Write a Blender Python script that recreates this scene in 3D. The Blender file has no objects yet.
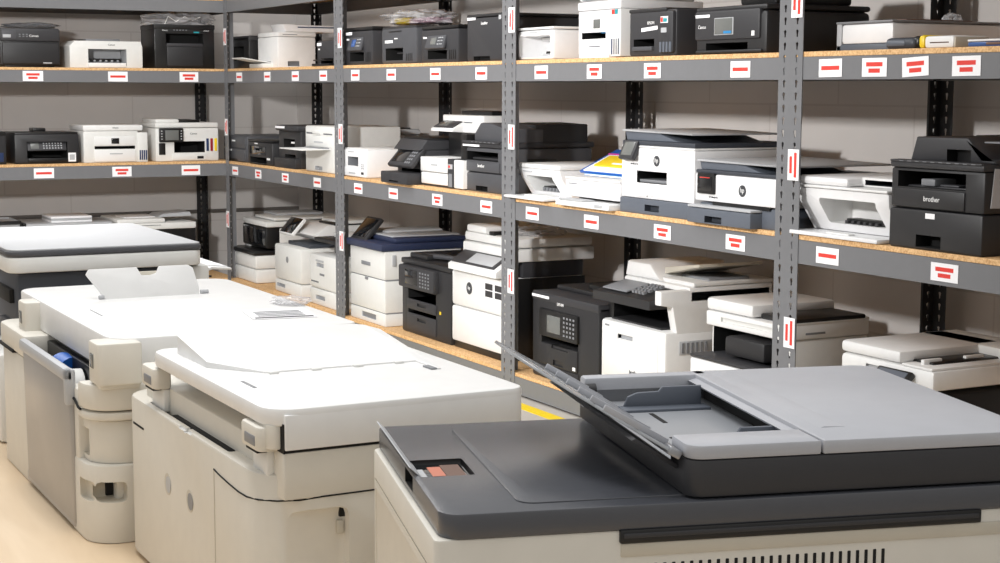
import bpy, bmesh, math, random
from mathutils import Vector, Matrix, noise
random.seed(7)
C = bpy.context.scene.collection
PI = math.pi

# ------------------------------------------------------------------ camera
F = 1609.1
PITCH, YAW, ROLL = math.radians(6.8317), math.radians(27.7822), math.radians(0.1784)
CAMZ = 1.255
fw = Vector((math.sin(YAW)*math.cos(PITCH), math.cos(YAW)*math.cos(PITCH), -math.sin(PITCH)))
r0 = Vector((math.cos(YAW), -math.sin(YAW), 0)); u0 = r0.cross(fw)
RT = math.cos(ROLL)*r0 + math.sin(ROLL)*u0
UP = -math.sin(ROLL)*r0 + math.cos(ROLL)*u0
cam = bpy.data.cameras.new('camera'); cam.sensor_width = 36; cam.lens = F/1000*36
cam.clip_start = .05
co = bpy.data.objects.new('camera', cam); C.objects.link(co)
co.matrix_world = Matrix(((RT.x, UP.x, -fw.x, 0), (RT.y, UP.y, -fw.y, 0), (RT.z, UP.z, -fw.z, CAMZ), (0, 0, 0, 1)))
bpy.context.scene.camera = co

# survey helpers: where a line of sight meets a known wall, front or top
def sight(px, py): return fw + (px-500)/F*RT - (py-281.5)/F*UP
def at_x(px, py, X): d = sight(px, py); d = d*(X/d.x); return Vector((d.x, d.y, d.z+CAMZ))
def at_y(px, py, Y): d = sight(px, py); d = d*(Y/d.y); return Vector((d.x, d.y, d.z+CAMZ))
def at_z(px, py, Z): d = sight(px, py); d = d*((Z-CAMZ)/d.z); return Vector((d.x, d.y, Z))
def y_of(px, X, Z):
    k = (px-500)/F; a = RT-k*fw
    return -(a.x*X + a.z*(Z-CAMZ))/a.y
def x_of(px, Y, Z):
    k = (px-500)/F; a = RT-k*fw
    return -(a.y*Y + a.z*(Z-CAMZ))/a.x
def z_of(py, X, Y):
    k = (281.5-py)/F; a = UP-k*fw
    return CAMZ - (a.x*X + a.y*Y)/a.z

# ------------------------------------------------------------------ materials
def lin(c): return tuple(((v/255)/12.92 if v/255 <= .04045 else ((v/255+.055)/1.055)**2.4) for v in c)
MATS = {}
def mat(name, rgb, rough=.45, metal=0, var=.05, scale=30, bump=.0, spec=.5, coat=0):
    m = bpy.data.materials.new(name); m.use_nodes = True
    nt = m.node_tree; b = nt.nodes['Principled BSDF']
    tc = nt.nodes.new('ShaderNodeTexCoord'); n = nt.nodes.new('ShaderNodeTexNoise')
    n.inputs['Scale'].default_value = scale; n.inputs['Detail'].default_value = 4
    nt.links.new(tc.outputs['Object'], n.inputs['Vector'])
    c = lin(rgb); mr = nt.nodes.new('ShaderNodeMix'); mr.data_type = 'RGBA'
    mr.inputs['A'].default_value = (*[max(0, v*(1-var)) for v in c], 1)
    mr.inputs['B'].default_value = (*[min(1, v*(1+var)) for v in c], 1)
    nt.links.new(n.outputs['Fac'], mr.inputs['Factor']); nt.links.new(mr.outputs['Result'], b.inputs['Base Color'])
    b.inputs['Roughness'].default_value = rough; b.inputs['Metallic'].default_value = metal
    b.inputs['Specular IOR Level'].default_value = spec; b.inputs['Coat Weight'].default_value = coat
    if bump:
        n2 = nt.nodes.new('ShaderNodeTexNoise'); n2.inputs['Scale'].default_value = scale*12
        nt.links.new(tc.outputs['Object'], n2.inputs['Vector'])
        bp = nt.nodes.new('ShaderNodeBump'); bp.inputs['Strength'].default_value = bump; bp.inputs['Distance'].default_value = .001
        nt.links.new(n2.outputs['Fac'], bp.inputs['Height']); nt.links.new(bp.outputs['Normal'], b.inputs['Normal'])
    MATS[name] = m; return m
mat('white', (230, 230, 229), .4)
mat('bright', (233, 233, 234), .35)
mat('offwhite', (222, 222, 219), .45)
mat('cream', (215, 211, 201), .5, bump=.1)
mat('creamdark', (196, 190, 176), .5)
mat('lightgrey', (178, 180, 183), .45)
mat('grey', (128, 130, 134), .45)
mat('dgrey', (72, 73, 77), .5, bump=.1)
mat('charcoal', (50, 50, 53), .5, bump=.1)
mat('black', (38, 38, 40), .45, bump=.1)
mat('jet', (20, 20, 21), .35)
mat('hole', (9, 9, 9), .8)
mat('slate', (92, 98, 108), .45)
mat('slatedark', (58, 62, 70), .45)
mat('deck', (70, 72, 78), .27, bump=.12, scale=60, spec=.8)
mat('decktop', (86, 88, 94), .42, bump=.25, scale=60)
mat('adf', (178, 180, 186), .38, bump=.15)
mat('traygrey', (150, 153, 158), .4)
mat('navy', (44, 52, 78), .4)
mat('screen', (16, 18, 22), .12, coat=.5)
mat('screengrey', (108, 110, 108), .2)
mat('screenblue', (60, 92, 150), .2)
mat('paper', (244, 244, 246), .8)
mat('tag', (246, 246, 248), .6)
mat('red', (224, 62, 52), .6, var=.25, scale=300)
mat('ink', (36, 54, 92), .3)
mat('cyan', (40, 130, 190), .35)
mat('blue', (28, 92, 178), .4)
mat('inkred', (150, 34, 44), .3)
mat('yellow', (236, 204, 40), .4)
mat('lime', (200, 220, 40), .5)
mat('teal', (30, 150, 160), .5)
mat('magenta', (196, 60, 150), .5)
mat('silver', (168, 166, 164), .38, .55)
mat('steel', (172, 174, 178), .3, .8)
mat('rackgrey', (115, 116, 119), .42, .0, bump=.05)
mat('rackblack', (30, 30, 32), .5)
mat('lettering', (236, 236, 236), .5)
mat('letterdark', (60, 62, 66), .5)
mat('orange', (204, 118, 92), .3)
mat('rubber', (22, 22, 23), .7)
mat('pinkplastic', (206, 170, 186), .3)
mat('rustbrown', (110, 84, 72), .6)
mat('conduit', (96, 92, 88), .5)
def clear_mat(name, rgb, alpha):
    m = mat(name, rgb, .12); b = m.node_tree.nodes['Principled BSDF']; b.inputs['Alpha'].default_value = alpha
    b.inputs['Specular IOR Level'].default_value = .9
clear_mat('bag', (225, 225, 228), .42)
clear_mat('bagtint', (120, 126, 134), .55)
clear_mat('clearplate', (170, 174, 178), .72)

def board_mat():
    m = bpy.data.materials.new('particleboard'); m.use_nodes = True; nt = m.node_tree; b = nt.nodes['Principled BSDF']
    tc = nt.nodes.new('ShaderNodeTexCoord'); v = nt.nodes.new('ShaderNodeTexVoronoi'); v.inputs['Scale'].default_value = 160
    n = nt.nodes.new('ShaderNodeTexNoise'); n.inputs['Scale'].default_value = 90; n.inputs['Detail'].default_value = 6
    for q in (v, n): nt.links.new(tc.outputs['Object'], q.inputs['Vector'])
    r = nt.nodes.new('ShaderNodeValToRGB')
    r.color_ramp.elements[0].position = .3; r.color_ramp.elements[0].color = (*lin((186, 138, 88)), 1)
    r.color_ramp.elements[1].position = .62; r.color_ramp.elements[1].color = (*lin((230, 190, 138)), 1)
    mx = nt.nodes.new('ShaderNodeMix'); mx.data_type = 'FLOAT'; mx.inputs['Factor'].default_value = .4
    nt.links.new(n.outputs['Fac'], mx.inputs['A']); nt.links.new(v.outputs['Distance'], mx.inputs['B'])
    nt.links.new(mx.outputs['Result'], r.inputs['Fac']); nt.links.new(r.outputs['Color'], b.inputs['Base Color'])
    b.inputs['Roughness'].default_value = .75; MATS['particleboard'] = m
board_mat()
def wall_mat():
    m = bpy.data.materials.new('wallpaint'); m.use_nodes = True; nt = m.node_tree; b = nt.nodes['Principled BSDF']
    tc = nt.nodes.new('ShaderNodeTexCoord'); mp = nt.nodes.new('ShaderNodeMapping')
    br = nt.nodes.new('ShaderNodeTexBrick'); br.inputs['Scale'].default_value = 1
    br.inputs['Brick Width'].default_value = .8; br.inputs['Row Height'].default_value = .2; br.inputs['Mortar Size'].default_value = .004
    br.inputs['Color1'].default_value = (*lin((206, 202, 199)), 1); br.inputs['Color2'].default_value = (*lin((208, 204, 201)), 1)
    br.inputs['Mortar'].default_value = (*lin((196, 191, 188)), 1)
    nt.links.new(tc.outputs['Object'], mp.inputs['Vector']); nt.links.new(mp.outputs['Vector'], br.inputs['Vector'])
    n = nt.nodes.new('ShaderNodeTexNoise'); n.inputs['Scale'].default_value = 4; n.inputs['Detail'].default_value = 8
    nt.links.new(tc.outputs['Object'], n.inputs['Vector'])
    mx = nt.nodes.new('ShaderNodeMix'); mx.data_type = 'RGBA'; mx.blend_type = 'MULTIPLY'; mx.inputs['Factor'].default_value = .12
    nt.links.new(br.outputs['Color'], mx.inputs['A']); nt.links.new(n.outputs['Fac'], mx.inputs['B'])
    nt.links.new(mx.outputs['Result'], b.inputs['Base Color'])
    bp = nt.nodes.new('ShaderNodeBump'); bp.inputs['Strength'].default_value = .25; bp.inputs['Distance'].default_value = .004; bp.invert = True
    nt.links.new(br.outputs['Fac'], bp.inputs['Height']); nt.links.new(bp.outputs['Normal'], b.inputs['Normal'])
    b.inputs['Roughness'].default_value = .7; MATS['wallpaint'] = m; return mp
WALLMAP = wall_mat()
def wood_mat():
    m = bpy.data.materials.new('tablewood'); m.use_nodes = True; nt = m.node_tree; b = nt.nodes['Principled BSDF']
    tc = nt.nodes.new('ShaderNodeTexCoord'); mp = nt.nodes.new('ShaderNodeMapping'); mp.inputs['Scale'].default_value = (14, 2.2, 14)
    n = nt.nodes.new('ShaderNodeTexNoise'); n.inputs['Scale'].default_value = 1.2; n.inputs['Detail'].default_value = 7; n.inputs['Distortion'].default_value = .8
    nt.links.new(tc.outputs['Object'], mp.inputs['Vector']); nt.links.new(mp.outputs['Vector'], n.inputs['Vector'])
    r = nt.nodes.new('ShaderNodeValToRGB')
    r.color_ramp.elements[0].position = .3; r.color_ramp.elements[0].color = (*lin((214, 190, 158)), 1)
    r.color_ramp.elements[1].position = .7; r.color_ramp.elements[1].color = (*lin((226, 204, 174)), 1)
    nt.links.new(n.outputs['Fac'], r.inputs['Fac']); nt.links.new(r.outputs['Color'], b.inputs['Base Color'])
    b.inputs['Roughness'].default_value = .42; MATS['tablewood'] = m
wood_mat()
mat('floorgrey', (188, 182, 174), .5, var=.08, scale=5, bump=.1)
mat('tapeyellow', (240, 208, 20), .5)

# ------------------------------------------------------------------ mesh helpers
def rbox(x, y, z, r=.004, seg=2):
    bm = bmesh.new(); bmesh.ops.create_cube(bm, size=1)
    x, y, z = sorted(x), sorted(y), sorted(z)
    bmesh.ops.scale(bm, vec=(x[1]-x[0], y[1]-y[0], z[1]-z[0]), verts=bm.verts)
    bmesh.ops.translate(bm, vec=((x[0]+x[1])/2, (y[0]+y[1])/2, (z[0]+z[1])/2), verts=bm.verts)
    r = min(r, .45*min(x[1]-x[0], y[1]-y[0], z[1]-z[0]))
    if r > 0: bmesh.ops.bevel(bm, geom=bm.edges[:], offset=r, segments=seg, profile=.5, affect='EDGES')
    return bm
def prism_bm(pts, axis, a, b, bev=0):
    bm = bmesh.new()
    f = {'x': lambda p, t: (t, p[0], p[1]), 'y': lambda p, t: (p[0], t, p[1]), 'z': lambda p, t: (p[0], p[1], t)}[axis]
    A = [bm.verts.new(f(p, a)) for p in pts]; B = [bm.verts.new(f(p, b)) for p in pts]
    n = len(pts); fa = bm.faces.new(A); fb = bm.faces.new(B[::-1])
    for i in range(n): bm.faces.new((A[i], B[i], B[(i+1) % n], A[(i+1) % n]))
    bmesh.ops.recalc_face_normals(bm, faces=bm.faces)
    if bev: bmesh.ops.bevel(bm, geom=list(fa.edges)+list(fb.edges), offset=bev, segments=2, profile=.5, affect='EDGES')
    return bm
def rounded(x, y, R, n=6):   # rectangle outline with corner radii (front-left, front-right, back-right, back-left)
    x, y = sorted(x), sorted(y); o = []
    for (cx, cy, r, a) in ((x[0]+R[0], y[0]+R[0], R[0], PI), (x[1]-R[1], y[0]+R[1], R[1], 1.5*PI), (x[1]-R[2], y[1]-R[2], R[2], 0), (x[0]+R[3], y[1]-R[3], R[3], .5*PI)):
        k = n if r > .001 else 0
        for i in range(k+1): t = a+.5*PI*i/max(k, 1); o.append((cx+r*math.cos(t), cy+r*math.sin(t)))
    return o
def cyl_bm(p, q, r, n=16):
    p, q = Vector(p), Vector(q); bm = bmesh.new()
    bmesh.ops.create_cone(bm, cap_ends=True, segments=n, radius1=r, radius2=r, depth=(q-p).length)
    M = Matrix.Translation((p+q)/2) @ (q-p).to_track_quat('Z', 'Y').to_matrix().to_4x4()
    bmesh.ops.transform(bm, matrix=M, verts=bm.verts); return bm
def tube_bm(pts, r, n=8):
    bm = bmesh.new(); pts = [Vector(p) for p in pts]; rings = []
    for i, p in enumerate(pts):
        d = (pts[min(i+1, len(pts)-1)]-pts[max(i-1, 0)]).normalized()
        a = d.orthogonal().normalized() if not rings else (pa-d*pa.dot(d)).normalized()
        pa = a; b = d.cross(a)
        rings.append([bm.verts.new(p+r*(math.cos(2*PI*k/n)*a+math.sin(2*PI*k/n)*b)) for k in range(n)])
    for i in range(len(rings)-1):
        for k in range(n): bm.faces.new((rings[i][k], rings[i][(k+1) % n], rings[i+1][(k+1) % n], rings[i+1][k]))
    bm.faces.new(rings[0][::-1]); bm.faces.new(rings[-1]); bmesh.ops.recalc_face_normals(bm, faces=bm.faces); return bm
def text_bm(s, size, depth=.0006):
    cu = bpy.data.curves.new('lettering', 'FONT'); cu.body = s; cu.size = size; cu.extrude = depth; cu.align_x = 'CENTER'; cu.align_y = 'CENTER'; cu.resolution_u = 2
    o = bpy.data.objects.new('lettering', cu); C.objects.link(o)
    dg = bpy.context.evaluated_depsgraph_get(); me = bpy.data.meshes.new_from_object(o.evaluated_get(dg))
    bm = bmesh.new(); bm.from_mesh(me); bpy.data.objects.remove(o); bpy.data.curves.remove(cu); bpy.data.meshes.remove(me); return bm
def cut_bm(bm, cutters):     # returns the bm minus every cutter; faces of a cutter carry material index 1..
    def tmp(b):
        me = bpy.data.meshes.new('t'); b.to_mesh(me); o = bpy.data.objects.new('t', me); C.objects.link(o); return o
    n = max(i for _, i in cutters)+1
    o = tmp(bm); dummy = [bpy.data.materials.new('d%d' % i) for i in range(n)]
    for d in dummy: o.data.materials.append(d)
    cs = []
    for b, i in cutters:
        for f in b.faces: f.material_index = i
        c = tmp(b); [c.data.materials.append(d) for d in dummy]; cs.append(c)
        m = o.modifiers.new('b', 'BOOLEAN'); m.operation = 'DIFFERENCE'; m.solver = 'EXACT'; m.object = c; m.material_mode = 'INDEX'
    dg = bpy.context.evaluated_depsgraph_get(); me = bpy.data.meshes.new_from_object(o.evaluated_get(dg))
    out = bmesh.new(); out.from_mesh(me)
    for q in [o]+cs: me2 = q.data; bpy.data.objects.remove(q); bpy.data.meshes.remove(me2)
    bpy.data.meshes.remove(me)
    for d in dummy: bpy.data.materials.remove(d)
    return out
def to_mesh(name, pieces, smooth=40):     # pieces: (bm, [materials])
    me = bpy.data.meshes.new(name); mats = []; full = bmesh.new()
    for bm, ms in pieces:
        idx = []
        for m in ms:
            if m not in mats: mats.append(m)
            idx.append(mats.index(m))
        for f in bm.faces: f.material_index = idx[min(f.material_index, len(idx)-1)]; f.smooth = True
        t = bpy.data.meshes.new('t'); bm.to_mesh(t); full.from_mesh(t); bpy.data.meshes.remove(t); bm.free()
    full.to_mesh(me); full.free()
    for m in mats: me.materials.append(MATS[m])
    me.set_sharp_from_angle(angle=math.radians(smooth)); return me
def tag(o, label, cat, group=None):
    o['label'] = label; o['category'] = cat
    if group: o['group'] = group
def structure(o): o['kind'] = 'structure'; return o

class T:                      # one thing: an Empty that parents its parts
    def __init__(s, name, label, cat, loc=(0, 0, 0), rot=0, group=None, world=False):
        s.e = bpy.data.objects.new(name, None); C.objects.link(s.e); s.e.empty_display_size = .1
        s.e.location = loc; s.e.rotation_euler = (0, 0, rot); tag(s.e, label, cat, group)
        s.parts = {}; s.labels = {}; s.k = 1; s.off = -Vector(loc) if world else Vector((0, 0, 0))
    def add(s, part, bm, *ms, M=None):
        if M is not None: bmesh.ops.transform(bm, matrix=M, verts=bm.verts)
        if s.k != 1: bmesh.ops.scale(bm, vec=(s.k,)*3, verts=bm.verts)
        if s.off.length: bmesh.ops.translate(bm, vec=s.off, verts=bm.verts)
        s.parts.setdefault(part, []).append((bm, list(ms)))
    def b(s, part, x, y, z, m, r=.004, cuts=(), M=None, seg=2):
        s._cut(part, rbox(x, y, z, r, seg), m, cuts, M)
    def rp(s, part, x, y, z, m, R=(.02,)*4, bev=.004, cuts=(), M=None):
        s._cut(part, prism_bm(rounded(x, y, R), 'z', z[0], z[1], bev), m, cuts, M)
    def pr(s, part, pts, axis, a, b, m, bev=0, cuts=(), M=None):
        s._cut(part, prism_bm(pts, axis, a, b, bev), m, cuts, M)
    def _cut(s, part, bm, m, cuts, M):
        ms = [m]
        if cuts:
            cc = []
            for c in cuts:
                cm = c[3] if len(c) > 3 and c[3] else m; r = c[4] if len(c) > 4 else 0
                if cm not in ms[1:]: ms.append(cm)
                cc.append((rbox(c[0], c[1], c[2], r), ms.index(cm, 1)))
            bm = cut_bm(bm, cc)
        s.add(part, bm, *ms, M=M)
    def cyl(s, part, p, q, r, m, n=16): s.add(part, cyl_bm(p, q, r, n), m)
    def tube(s, part, pts, r, m, n=8): s.add(part, tube_bm(pts, r, n), m)
    def text(s, txt, x, z, size, m='lettering', y=-.0006, part='brand_lettering', shear=0, rx=PI/2):
        size *= .56; s.add(part, text_bm(txt, size), m, M=Matrix.Translation((x, y, z)) @ Matrix.Rotation(rx, 4, 'X') @ Matrix.Shear('XZ', 4, (shear, 0)) if shear else Matrix.Translation((x, y, z)) @ Matrix.Rotation(rx, 4, 'X'))
    def done(s):
        objs = {}
        for path in sorted(s.parts, key=lambda p: p.count('/')):
            nm = path.split('/')[-1].split('#')[0]
            o = bpy.data.objects.new(nm, to_mesh(nm, s.parts[path])); C.objects.link(o)
            par = path.rsplit('/', 1)[0] if '/' in path else None
            o.parent = objs[par] if par else s.e
            if path in s.labels: o['label'] = s.labels[path]
            objs[path] = o
        s.objs = objs; return s
def single(name, label, cat, pieces, loc=(0, 0, 0), rot=0, group=None):
    o = bpy.data.objects.new(name, to_mesh(name, pieces)); C.objects.link(o); o.location = loc; o.rotation_euler = (0, 0, rot)
    tag(o, label, cat, group); return o
def struct(name, pieces):
    o = bpy.data.objects.new(name, to_mesh(name, pieces)); C.objects.link(o); return structure(o)

# ------------------------------------------------------------------ the room
XF, YL, Y0, BAY, DEP = 3.097, 9.468, 3.978, 1.83, .61      # rack fronts, first seam, bay length, depth
WX, WY = 3.80, 10.10
LEV = {'bottom': (.010, .080, .096), 'mid': (.725, .798, .814), 'top': (1.285, 1.353, 1.369), 'upper': (1.705, 1.775, 1.791)}
struct('floor', [(rbox((-7, 3.95), (-4, 10.25), (-.1, 0), 0), ['floorgrey'])])
wr = struct('wall_right', [(rbox((WX, WX+.15), (-4, WY+.15), (0, 4), 0), ['wallpaint'])])
wl = struct('wall_left', [(rbox((-7, WX), (WY, WY+.15), (0, 4), 0), ['wallpaint'])])
# brick courses follow each wall: tie the pattern to height and length
def wall_uv():
    nt = MATS['wallpaint'].node_tree; tc = next(n for n in nt.nodes if n.type == 'TEX_COORD')
    sp = nt.nodes.new('ShaderNodeSeparateXYZ'); ad = nt.nodes.new('ShaderNodeMath'); cb = nt.nodes.new('ShaderNodeCombineXYZ')
    nt.links.new(tc.outputs['Object'], sp.inputs[0]); nt.links.new(sp.outputs['X'], ad.inputs[0]); nt.links.new(sp.outputs['Y'], ad.inputs[1])
    nt.links.new(ad.outputs[0], cb.inputs['X']); nt.links.new(sp.outputs['Z'], cb.inputs['Y']); nt.links.new(cb.outputs[0], WALLMAP.inputs['Vector'])
wall_uv()
struct('trim_1', [(rbox((-7, WX-.002), (WY-.022, WY), (.452, .474), .004), ['conduit'])])
single('floor_tape', 'yellow tape stripe on the floor along the rack foot', 'tape', [(rbox((2.985, 3.045), (1.2, 8.8), (0, .0012), 0), ['tapeyellow'])])

# ------------------------------------------------------------------ shelving
def sheet(w, h, pitch=.038):       # perforated steel strip in XZ with keyhole slots, facing -Y
    bm = bmesh.new(); n = int(h/pitch); cx = w/2
    key = [(-.0062, .008), (0, .0125), (.0062, .008), (.0048, .001), (.0034, -.003), (.003, -.011), (-.003, -.011), (-.0034, -.003)]
    for i in range(n):
        z0 = i*pitch; zc = z0+pitch*.5; z1 = z0+pitch
        out = [(0, z1), (cx, z1), (w, z1), (w, zc+.002), (w, zc-.004), (w, z0), (0, z0), (0, zc)]
        a = [bm.verts.new((p[0], 0, p[1])) for p in out]; b = [bm.verts.new((cx+p[0], 0, zc+p[1])) for p in key]
        for k in range(8): bm.faces.new((a[k], a[(k+1) % 8], b[(k+1) % 8], b[k]))
    bmesh.ops.remove_doubles(bm, verts=bm.verts, dist=1e-5)
    bmesh.ops.recalc_face_normals(bm, faces=bm.faces)
    ex = bmesh.ops.extrude_face_region(bm, geom=bm.faces[:])
    bmesh.ops.translate(bm, vec=(0, .002, 0), verts=[g for g in ex['geom'] if isinstance(g, bmesh.types.BMVert)])
    bmesh.ops.recalc_face_normals(bm, faces=bm.faces); return bm
POST = {}
PW, PL, PH = .0575, .048, 1.976
def post_mesh(sx, sy):
    if (sx, sy) not in POST:
        a = sheet(PW, PH); b = sheet(PL, PH)
        bmesh.ops.transform(b, matrix=Matrix.Rotation(PI/2, 4, 'Z'), verts=b.verts)
        for q in (a, b):
            bmesh.ops.scale(q, vec=(sx, sy, 1), verts=q.verts); bmesh.ops.recalc_face_normals(q, faces=q.faces)
        POST[sx, sy] = to_mesh('upright', [(a, ['rackgrey' if sy > 0 else 'rackblack']), (b, ['rackgrey' if sy > 0 else 'rackblack'])], 1)
    return POST[sx, sy]
def beam_bm(x0, x1, y, z0, z1, s=1):
    pts = [(y, z0), (y, z1), (y+s*.035, z1), (y+s*.035, z1-.003), (y+s*.003, z1-.003), (y+s*.003, z0+.003), (y+s*.022, z0+.003), (y+s*.022, z0)]
    return prism_bm(pts, 'x', x0, x1)
def label_piece(w, h, bars, vertical=False, tilt=0):
    P = [(rbox((-w/2, w/2), (-.0008, 0), (-h/2, h/2), 0), ['tag'])]
    if vertical: B = [(-.006, .010, .78), (-.030, .006, .55)] if bars == 2 else [(0, .010, .8)]
    for k in range(bars):
        if vertical:
            cx = (.010, -.012)[k] if bars == 2 else 0; L = (.8, .55)[k]
            q = rbox((cx-.006, cx+.006), (-.0013, -.0006), (-h*L/2, h*L/2), 0)
        else:
            cz = 0 if bars == 1 else (h*.16, -h*.18)[k]; L = (.78 if bars == 1 else (.66, .46)[k])
            q = rbox((-w*L/2, w*L/2), (-.0013, -.0006), (cz-h*.115, cz+h*.115), 0)
        P.append((q, ['red']))
    if tilt:
        for q, _ in P: bmesh.ops.transform(q, matrix=Matrix.Rotation(tilt, 4, 'Y'), verts=q.verts)
    return P
class Rack:
    def __init__(s, label, origin, rot, length=BAY):
        s.t = bpy.data.objects.new('shelving_unit', None); C.objects.link(s.t); s.t.location = origin; s.t.rotation_euler = (0, 0, rot)
        tag(s.t, label, 'shelving', 'grey steel shelving bays'); L = length; s.up = {}; s.beam = {}
        for k, (x, y, sx, sy) in enumerate(((.0008, 0, 1, 1), (L-.0008, 0, -1, 1), (.0008, DEP, 1, -1), (L-.0008, DEP, -1, -1))):
            o = bpy.data.objects.new('upright', post_mesh(sx, sy)); C.objects.link(o); o.parent = s.t; o.location = (x, y, 0); s.up[k] = o
        for lv, (z0, z1, zb) in LEV.items():
            f = s.obj('beam', [(beam_bm(.003, L-.003, .0025, z0, z1), ['rackgrey'])]); s.beam[lv] = f
            s.obj('beam', [(beam_bm(.003, L-.003, DEP-.0025, z0, z1, -1), ['rackgrey'])])
            for x, sg in ((.004, 1), (L-.004, -1)):
                s.obj('side_beam', [(rbox((x, x+sg*.003), (.04, DEP-.04), (z0, z1), 0), ['rackgrey'])])
            s.obj('shelf_board', [(rbox((.006, L-.006), (.004, DEP-.004), (z1+.0005, zb), .001, 1), ['particleboard'])])
    def obj(s, name, pieces, parent=None):
        o = bpy.data.objects.new(name, to_mesh(name, pieces)); C.objects.link(o); o.parent = parent or s.t; return o
RR = {}
for nm, k, lab in (('N', -1, 'grey steel shelving bay at the right, holding the big black printer with a clear sleeve'),
                   ('A', 0, 'grey steel shelving bay holding the tall white printer with slate lid and touchscreen'),
                   ('B', 1, 'grey steel shelving bay holding the tall white printer with navy top'),
                   ('C', 2, 'grey steel shelving bay on the long side next to the corner of the room')):
    RR[nm] = Rack(lab, (XF, Y0+BAY*(k+1), 0), -PI/2)
RR['L'] = Rack('grey steel shelving unit on the short wall, to the left of the corner', (3.157-BAY, YL, 0), 0)
def rack_label(px, lv, bars, hpx=None, py=None, w=.098, h=.05, tilt=0):
    left = px < 221; z0, z1, _ = LEV[lv]
    zc = (z0+z1)/2
    if left:
        X = x_of(px, YL, zc); rk = RR['L']; lx = X-(3.157-BAY)
    else:
        Y = y_of(px, XF, zc); nm = 'N' if Y < Y0 else 'A' if Y < Y0+BAY else 'B' if Y < Y0+2*BAY else 'C'
        rk = RR[nm]; lx = rk.t.location.y-Y
    if py: zc = at_y(px, py, YL).z if left else at_x(px, py, XF).z
    o = rk.obj('shelf_label', label_piece(w, h, bars, tilt=tilt), rk.beam[lv]); o.location = (lx, .0016, zc)
for px, bars in ((33, 2), (118, 1), (189, 2)): rack_label(px, 'top', bars, w=.115, h=.058)
for px, bars in ((44, 1), (122, 2), (191, 1)): rack_label(px, 'mid', bars, w=.115, h=.058)
for px, bars in ((239, 1), (267, 1), (295, 1), (323, 1), (355, 1), (391, 1), (435, 1), (481, 1), (541, 1), (594, 2), (652, 2), (740, 1)):
    rack_label(px, 'top', bars, w=.105, h=.052)
for px, bars, ti in ((830, 1, -.01), (874, 2, 0), (915, 2, -.05), (966, 2, -.01)): rack_label(px, 'top', bars, w=.105, h=.053, tilt=ti)
for px, bars in ((235, 1), (258, 2), (285, 2), (317, 1), (358, 1), (393, 1), (437, 2), (486, 1), (532, 1), (591, 1), (662, 2), (735, 2), (827, 1), (944, 2)):
    rack_label(px, 'mid', bars, w=.105, h=.05)
def post_label(px, py, h, bars=2, k=None):
    P = at_x(px, py, XF)
    nm, up = ('N', 0) if P.y < Y0 else ('A', 1) if P.y < Y0+.1 else ('A', 0) if P.y < Y0+BAY else ('B', 1) if P.y < Y0+BAY+.1 else ('B', 0) if P.y < Y0+2*BAY else ('C', 1) if P.y < Y0+2*BAY+.1 else ('C', 0)
    rk = RR[nm]; u = rk.up[up]
    o = rk.obj('upright_label', label_piece(.054, h, bars, True), u); o.location = ((.029 if up == 0 else -.029), -.0028, P.z)
for px, py, h in ((797, 1, .10), (795, 165, .095), (791, 333, .095), (512, 20, .10), (511, 137, .10), (510, 281, .10), (340, 38, .10), (341, 134, .10), (342, 241, .10), (223, 37, .10), (225, 127, .10), (227.5, 219, .10)):
    post_label(px, py, h)

# ------------------------------------------------------------------ placing
def onR(lv, pxl, pxr, t, pyt):     # front of a machine on the long rack -> base centre, width, height
    X = XF+t; z = LEV[lv][2]; yl = y_of(pxl, X, z); yr = y_of(pxr, X, z)
    return (X, (yl+yr)/2, z), yl-yr, z_of(pyt, X, yr)-z
def onL(lv, pxl, pxr, t, pyt):
    Y = YL+t; z = LEV[lv][2]; xl = x_of(pxl, Y, z); xr = x_of(pxr, Y, z)
    return ((xl+xr)/2, Y, z), xr-xl, z_of(pyt, (xl+xr)/2, Y)-z
SHELF = {'top': 'top shelf', 'mid': 'middle shelf', 'bottom': 'floor shelf'}
def R(name, label, cat, lv, pxl, pxr, t, pyt):
    loc, w, h = onR(lv, pxl, pxr, t, pyt); q = T(name, label, cat, loc, -PI/2, ('printers' if cat == 'printer' else 'devices')+' on the '+SHELF[lv]+' of the long wall'); return q, w/2, h
def L(name, label, cat, lv, pxl, pxr, t, pyt):
    loc, w, h = onL(lv, pxl, pxr, t, pyt); q = T(name, label, cat, loc, 0, ('printers' if cat == 'printer' else 'scanners')+' on the '+SHELF[lv]+' of the short wall'); return q, w/2, h
def keypad(t, part, x0, x1, z0, z1, nx, ny, y=-.002, m='grey', s=.24):
    for i in range(nx):
        for j in range(ny):
            cx = x0+(x1-x0)*(i+.5)/nx; cz = z0+(z1-z0)*(j+.5)/ny; a = s*(x1-x0)/nx; c = s*(z1-z0)/ny
            t.b(part, (cx-a, cx+a), (y-.001, y+.001), (cz-c, cz+c), m, 0)
def hp_logo(t, x, z, r, y=-.001, m='letterdark'):
    t.cyl('emblem', (x, y+.0012, z), (x, y-.0004, z), r, m, 28)
    t.text('hp', x, z+.12*r, r*2.2, 'lettering', y-.0006, 'emblem', .0)
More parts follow.
